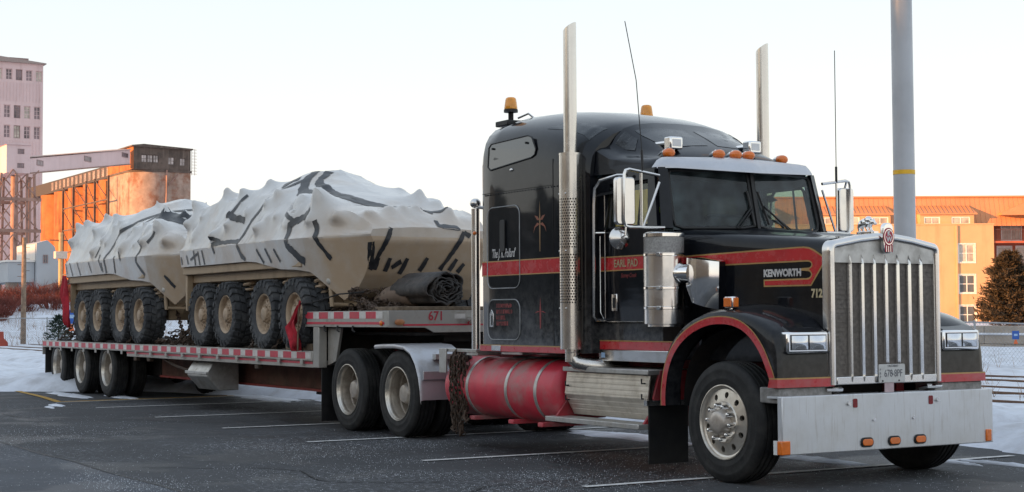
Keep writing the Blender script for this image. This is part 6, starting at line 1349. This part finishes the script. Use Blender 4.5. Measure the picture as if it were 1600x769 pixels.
T2 = [(.15, [(-1.45, -.25), (-1.2, -.58), (-.85, -.78), (-.3, -.78), (.3, -.62), (.8, -.25), (1.1, .25)]), (.12, [(-1.2, -.2), (-.98, -.46), (-.62, -.60), (-.1, -.58), (.45, -.40), (.9, .02), (1.15, .45)]), (.16, [(-1.62, -.75), (-1.45, -.55)])]
lav('armored vehicle in grey-white shrink wrap with its nose over the trailer step', -8.98, 3, S2, F2, T2, B2 + rk(11, 16), (0, -1.07, -2.55, -3.6), (-4.46, -4.1, -3.45, -2.55, -2.15, -1.75, -1.25, -.45, .5))
B1 = [tent(-4.43, -1.06, 2.22, .10, .5, 3, (-.5, -.3, 1)), tent(-4.1, -1.0, 2.28, .08, .5, 3), tent(-3.3, -.88, 2.38, .14, .6, 3), tent(-2.3, -1.0, 2.3, .06, .5, 3), tent(-1.5, -.5, 2.62, .03, .6, 3), tent(-.35, -.7, 2.2, .22, .6, 3), tent(.1, -.5, 2.15, .18, .5, 3), ((.42, -1.05, 2.0), (.1, -.2, 1), .12, .34, .8),
      knob(-3.55, 2.12, .10, .2), knob(-3.1, 2.08, .10, .2), knob(-2.3, 1.86, .09, .18), knob(-2.6, 1.66, .12, .2), knob(-4.42, 1.92, .12, .2), knob(-.9, 1.70, .12, .3), knob(-.1, 1.98, .08, .35), knob(.10, 1.76, .12, .2), knob(-1.5, 2.06, .08, .18), ((.80, -1.05, 1.74), (.5, -1, .2), .12, .2, .8), knob(-1.3, 1.72, .04, .25)]
S1 = [(.09, (-.75, 2.32), (-1.15, 2.17), (-1.6, 1.9), (-1.82, 1.57), (-1.74, 1.25)), (.07, (-.32, 1.79), (.10, 1.66), (-.05, 1.4), (.22, 1.17)), (.06, (-1.21, 1.2), (-1.22, 1.54)), (.07, (.40, 1.9), (.27, 1.71)), (.045, (-4.40, 1.6), (-4.33, 1.3)), (.045, (-4.05, 1.5), (-3.9, 1.25)), (.045, (-3.53, 1.5), (-3.38, 1.25)), (.045, (-2.78, 1.48), (-2.63, 1.25)), (.05, (-2.3, 1.75), (-2.4, 1.55)), (.05, (-2.2, 1.6), (-2.0, 1.3)), (.07, (.75, 1.15), (.95, .95)), (.05, (-2.0, 1.45), (-1.92, 1.2)), (.06, (-.95, 1.62), (-.85, 1.45))]
T1 = [(.12, [(-.75, -.95), (-.7, -.4), (-.7, .3), (-.75, .9)]), (.30, [(-.35, -.9), (.1, -.45), (.5, .1)]), (.2, [(.0, -.9), (.45, -.5), (.7, -.2)])]
lav('armored vehicle in grey-white shrink wrap at the tail of the trailer', -15.6, 8, S1, F2[:8], T1, B1 + rk(17, 14), (0, -1.05, -2.42, -3.4), (-4.46, -4.2, -3.55, -3.1, -2.3, -1.5, -.75, -.1, .5))

# ================================================================== LOOSE GEAR
def chain(m_, pts, l=.055, r=.0075, w=.016):
    """string of oval links along a polyline"""
    P_ = [Vector(p) for p in pts]; acc = []
    for a, b in zip(P_, P_[1:]):
        n = max(1, int((b - a).length / (l * .72)))
        for i in range(n): acc.append((a.lerp(b, i / n), (b - a).normalized()))
    for i, (p, d) in enumerate(acc):
        s_ = d.orthogonal().normalized(); s_.rotate(Matrix.Rotation((i % 2) * PI / 2 + .3, 3, d))
        ring_ = [p + d * (l * .5 * math.cos(a)) + s_ * (w * math.sin(a)) for a in [2 * PI * k / 8 for k in range(8)]]
        m_.tube(ring_ + ring_[:1], r, 4, False)
cb = M(); rn = random.Random(12)
for k in range(7):
    x = -4.80 + .32 * rn.random(); y = -1.185 + rn.gauss(0, .03); z1 = rn.uniform(.12, .62); dx = rn.uniform(-.04, .10)
    chain(cb, [(x * .6 - 4.62 * .4, y, 1.03), (x + .01, y - .03, .95), (x, y - .02 + rn.gauss(0, .02), (1.03 + z1) / 2), (x + dx * .5, y + rn.gauss(0, .02), z1), (x + dx, y, z1 + .02), (x + dx + .03, y + .03, (1.0 + z1) / 2), (-4.62 + rn.gauss(0, .06), y + .04, 1.03)], .085, .0085, .024)
t = thing('chain_bundle', 'bundle of rusty tie-down chains hanging behind the red fuel tank', 'chains', (-4.62, -1.18, .12)); O('chain_links', cb, RUST, t, smooth=60, fix=False)
O('grab_hook', M().tube([(-4.45, -1.2, .40), (-4.43, -1.23, .33), (-4.40, -1.22, .28), (-4.36, -1.2, .32)], .016, 6), RUST, t)
def flag(label, p, pts, seed):
    t = thing('warning_flag', label, 'flag', p); rows = []
    for j in range(15):
        q = j / 14; row = []
        for i in range(9):
            u_ = i / 8; x, y, z, w_ = interp(pts, q)
            row.append((p[0] + x + (u_ - .5) * w_, p[1] + y + .05 * math.sin(u_ * 9 + q * 3 + seed) * (.4 + q) + .02 * fbm(u_ * 4, q * 4, seed), p[2] + z - .04 * math.sin(u_ * 3 + seed)))
        rows.append(row)
    o = O('flag_cloth', M().loft(rows), FLAG, t, smooth=80, fix=False); md = o.modifiers.new('thick', 'SOLIDIFY'); md.thickness = .006
    return t
t = flag('red warning flag hanging beside the front wheel at the trailer step', (-8.72, -1.36, 1.62), [(0, .10, .0, 0.0, .10), (.25, .02, .0, -.12, .20), (.6, -.10, -.02, -.30, .34), (.85, .0, 0, -.46, .16), (1, .04, 0, -.60, .05)], 1)
O('flag_tie', M().tube([(-8.72 + .1, -1.36, 1.60), (-8.4, -1.25, 1.62), (-7.75, -1.18, 1.72), (-7.3, -1.05, 1.74)], .010, 5), DARK, t)
O('flag_stick', M().cyl((-8.64, -1.37, .99), (-8.60, -1.37, 1.66), .012, 6), WOOD, t)
t = flag('red warning flag tied to the tail of the rear armored vehicle', (-20.15, -1.30, 2.22), [(0, .05, 0, 0, .25), (.4, .0, 0, -.35, .34), (.8, .12, 0, -.7, .26), (1, .22, 0, -.95, .08)], 4)
O('flag_tie', M().tube([(-20.12, -1.30, 2.20), (-19.95, -1.24, 2.24), (-19.9, -1.20, 2.25)], .008, 5), DARK, t)
# rolled tarpaulin
TARP = mat('old_grey_tarp', (.040, .036, .034), .6, 0, .4, 9, bump=.9, bs=16, dirt=(.12, .095, .078), da=.6, ds=6); TARPB = mat('brown_tarp', (.19, .135, .10), .75, 0, .2, 5, bump=.4, bs=14)
t = thing('rolled_tarp', 'rolled grey tarpaulin lying on the trailer front beside the nose', 'tarp', (-6.6, -.42, 1.55)); sp_ = []
for i in range(230):
    a = i * .19; r_ = (.035 + .0044 * a) * (1 + .09 * math.sin(a * 2.3 + 1) + .05 * math.sin(a * 5.1) + .26 * fbm(math.cos(a) * 2.2, math.sin(a) * 2.2, a * .10)); sp_.append((-.42 + r_ * 1.18 * math.cos(a), 1.83 + r_ * .95 * math.sin(a)))
mz = min(z for y, z in sp_); sp_ = [(y, z - mz + 1.553) for y, z in sp_]
rows = [[(x + .02 * math.sin(i * .4), y, z) for i, (y, z) in enumerate(sp_)] for x in (-7.25, -6.9, -6.55, -6.27)]
o = O('tarp_spiral', M().loft(rows), TARP, t, smooth=80, fix=False); md = o.modifiers.new('thick', 'SOLIDIFY'); md.thickness = .016
O('brown_end', M().tube([(-7.75, -.62, 1.64), (-7.45, -.60, 1.68), (-7.15, -.55, 1.72), (-6.95, -.50, 1.735)], [.07, .13, .165, .18], 14), TARPB, t)
# chains and dunnage lying on the deck
def pile(label, x0, x1, y0, y1, n, seed, z=DZ):
    rn = random.Random(seed); m_ = M()
    for k in range(n):
        p = Vector((rn.uniform(x0, x1), rn.uniform(y0, y1), z + .02)); pts = [p]
        for j in range(7): p = p + Vector((rn.gauss(0, .14), rn.gauss(0, .11), rn.gauss(0, .04))); p.z = max(z + .02, min(z + .28 * math.exp(-((p.x - (x0 + x1) / 2) / (x1 - x0) * 2.2) ** 2), p.z + .05)); p.y = max(y0, min(y1, p.y)); pts.append(p.copy())
        chain(m_, pts, .09, .012, .028)
    t = thing('chain_pile', label, 'chains', ((x0 + x1) / 2, (y0 + y1) / 2, z)); O('chain_links', m_, RUST, t, smooth=60, fix=False); return t
pile('heap of rusty chains on the deck between the two armored vehicles', -14.9, -13.1, -1.15, -.1, 26, 3); pile('loose rusty chains at the trailer tail', -20.9, -19.9, -1.1, .2, 12, 5); pile('rusty tie-down chains heaped under the nose on the upper deck', -8.2, -7.1, -1.1, -.4, 14, 8, 1.503)
for a_, b_ in (((-14.3, -.9, 1.02), (-15.2, -.75, 1.55)), ((-13.6, -.9, 1.02), (-12.9, -.8, 1.5)), ((-7.6, -.95, 1.52), (-8.0, -.8, 1.62)), ((-9.75, -1.24, DZ + .01), (-9.55, -.88, 1.55)), ((-10.6, -1.24, DZ + .01), (-10.9, -.88, 1.5)), ((-16.3, -1.24, DZ + .01), (-16.1, -.88, 1.5)), ((-20.7, -1.24, DZ + .01), (-20.1, -.88, 1.6)), ((-13.9, -1.24, DZ + .01), (-13.2, -.88, 1.6))):
    m_ = M(); chain(m_, [a_, b_], .09, .012, .028)
    tag(O('tie_down_chain', m_, RUST, None, smooth=60, fix=False), 'taut rusty tie-down chain running from the trailer deck up to an armored vehicle', 'chain', 'tie-down chains on the trailer deck')
for x, y, l, z in ((-9.4, -1.22, .32, DZ), (-8.9, -1.2, .35, DZ)): tag(O('wheel_chock', M().box(x, x + l, y, y + .16, z + .002, z + .09), WOOD, None, .006), 'short wooden block wedged by the front wheel at the trailer step', 'wood block', 'wooden blocks at the trailer step')
tag(O('timber', M().bar((-14.6, -.6, 1.10), (-13.3, -.2, 1.22), .09, .09), WOOD, None, .006), 'old timber lying over the chains between the vehicles', 'timber')
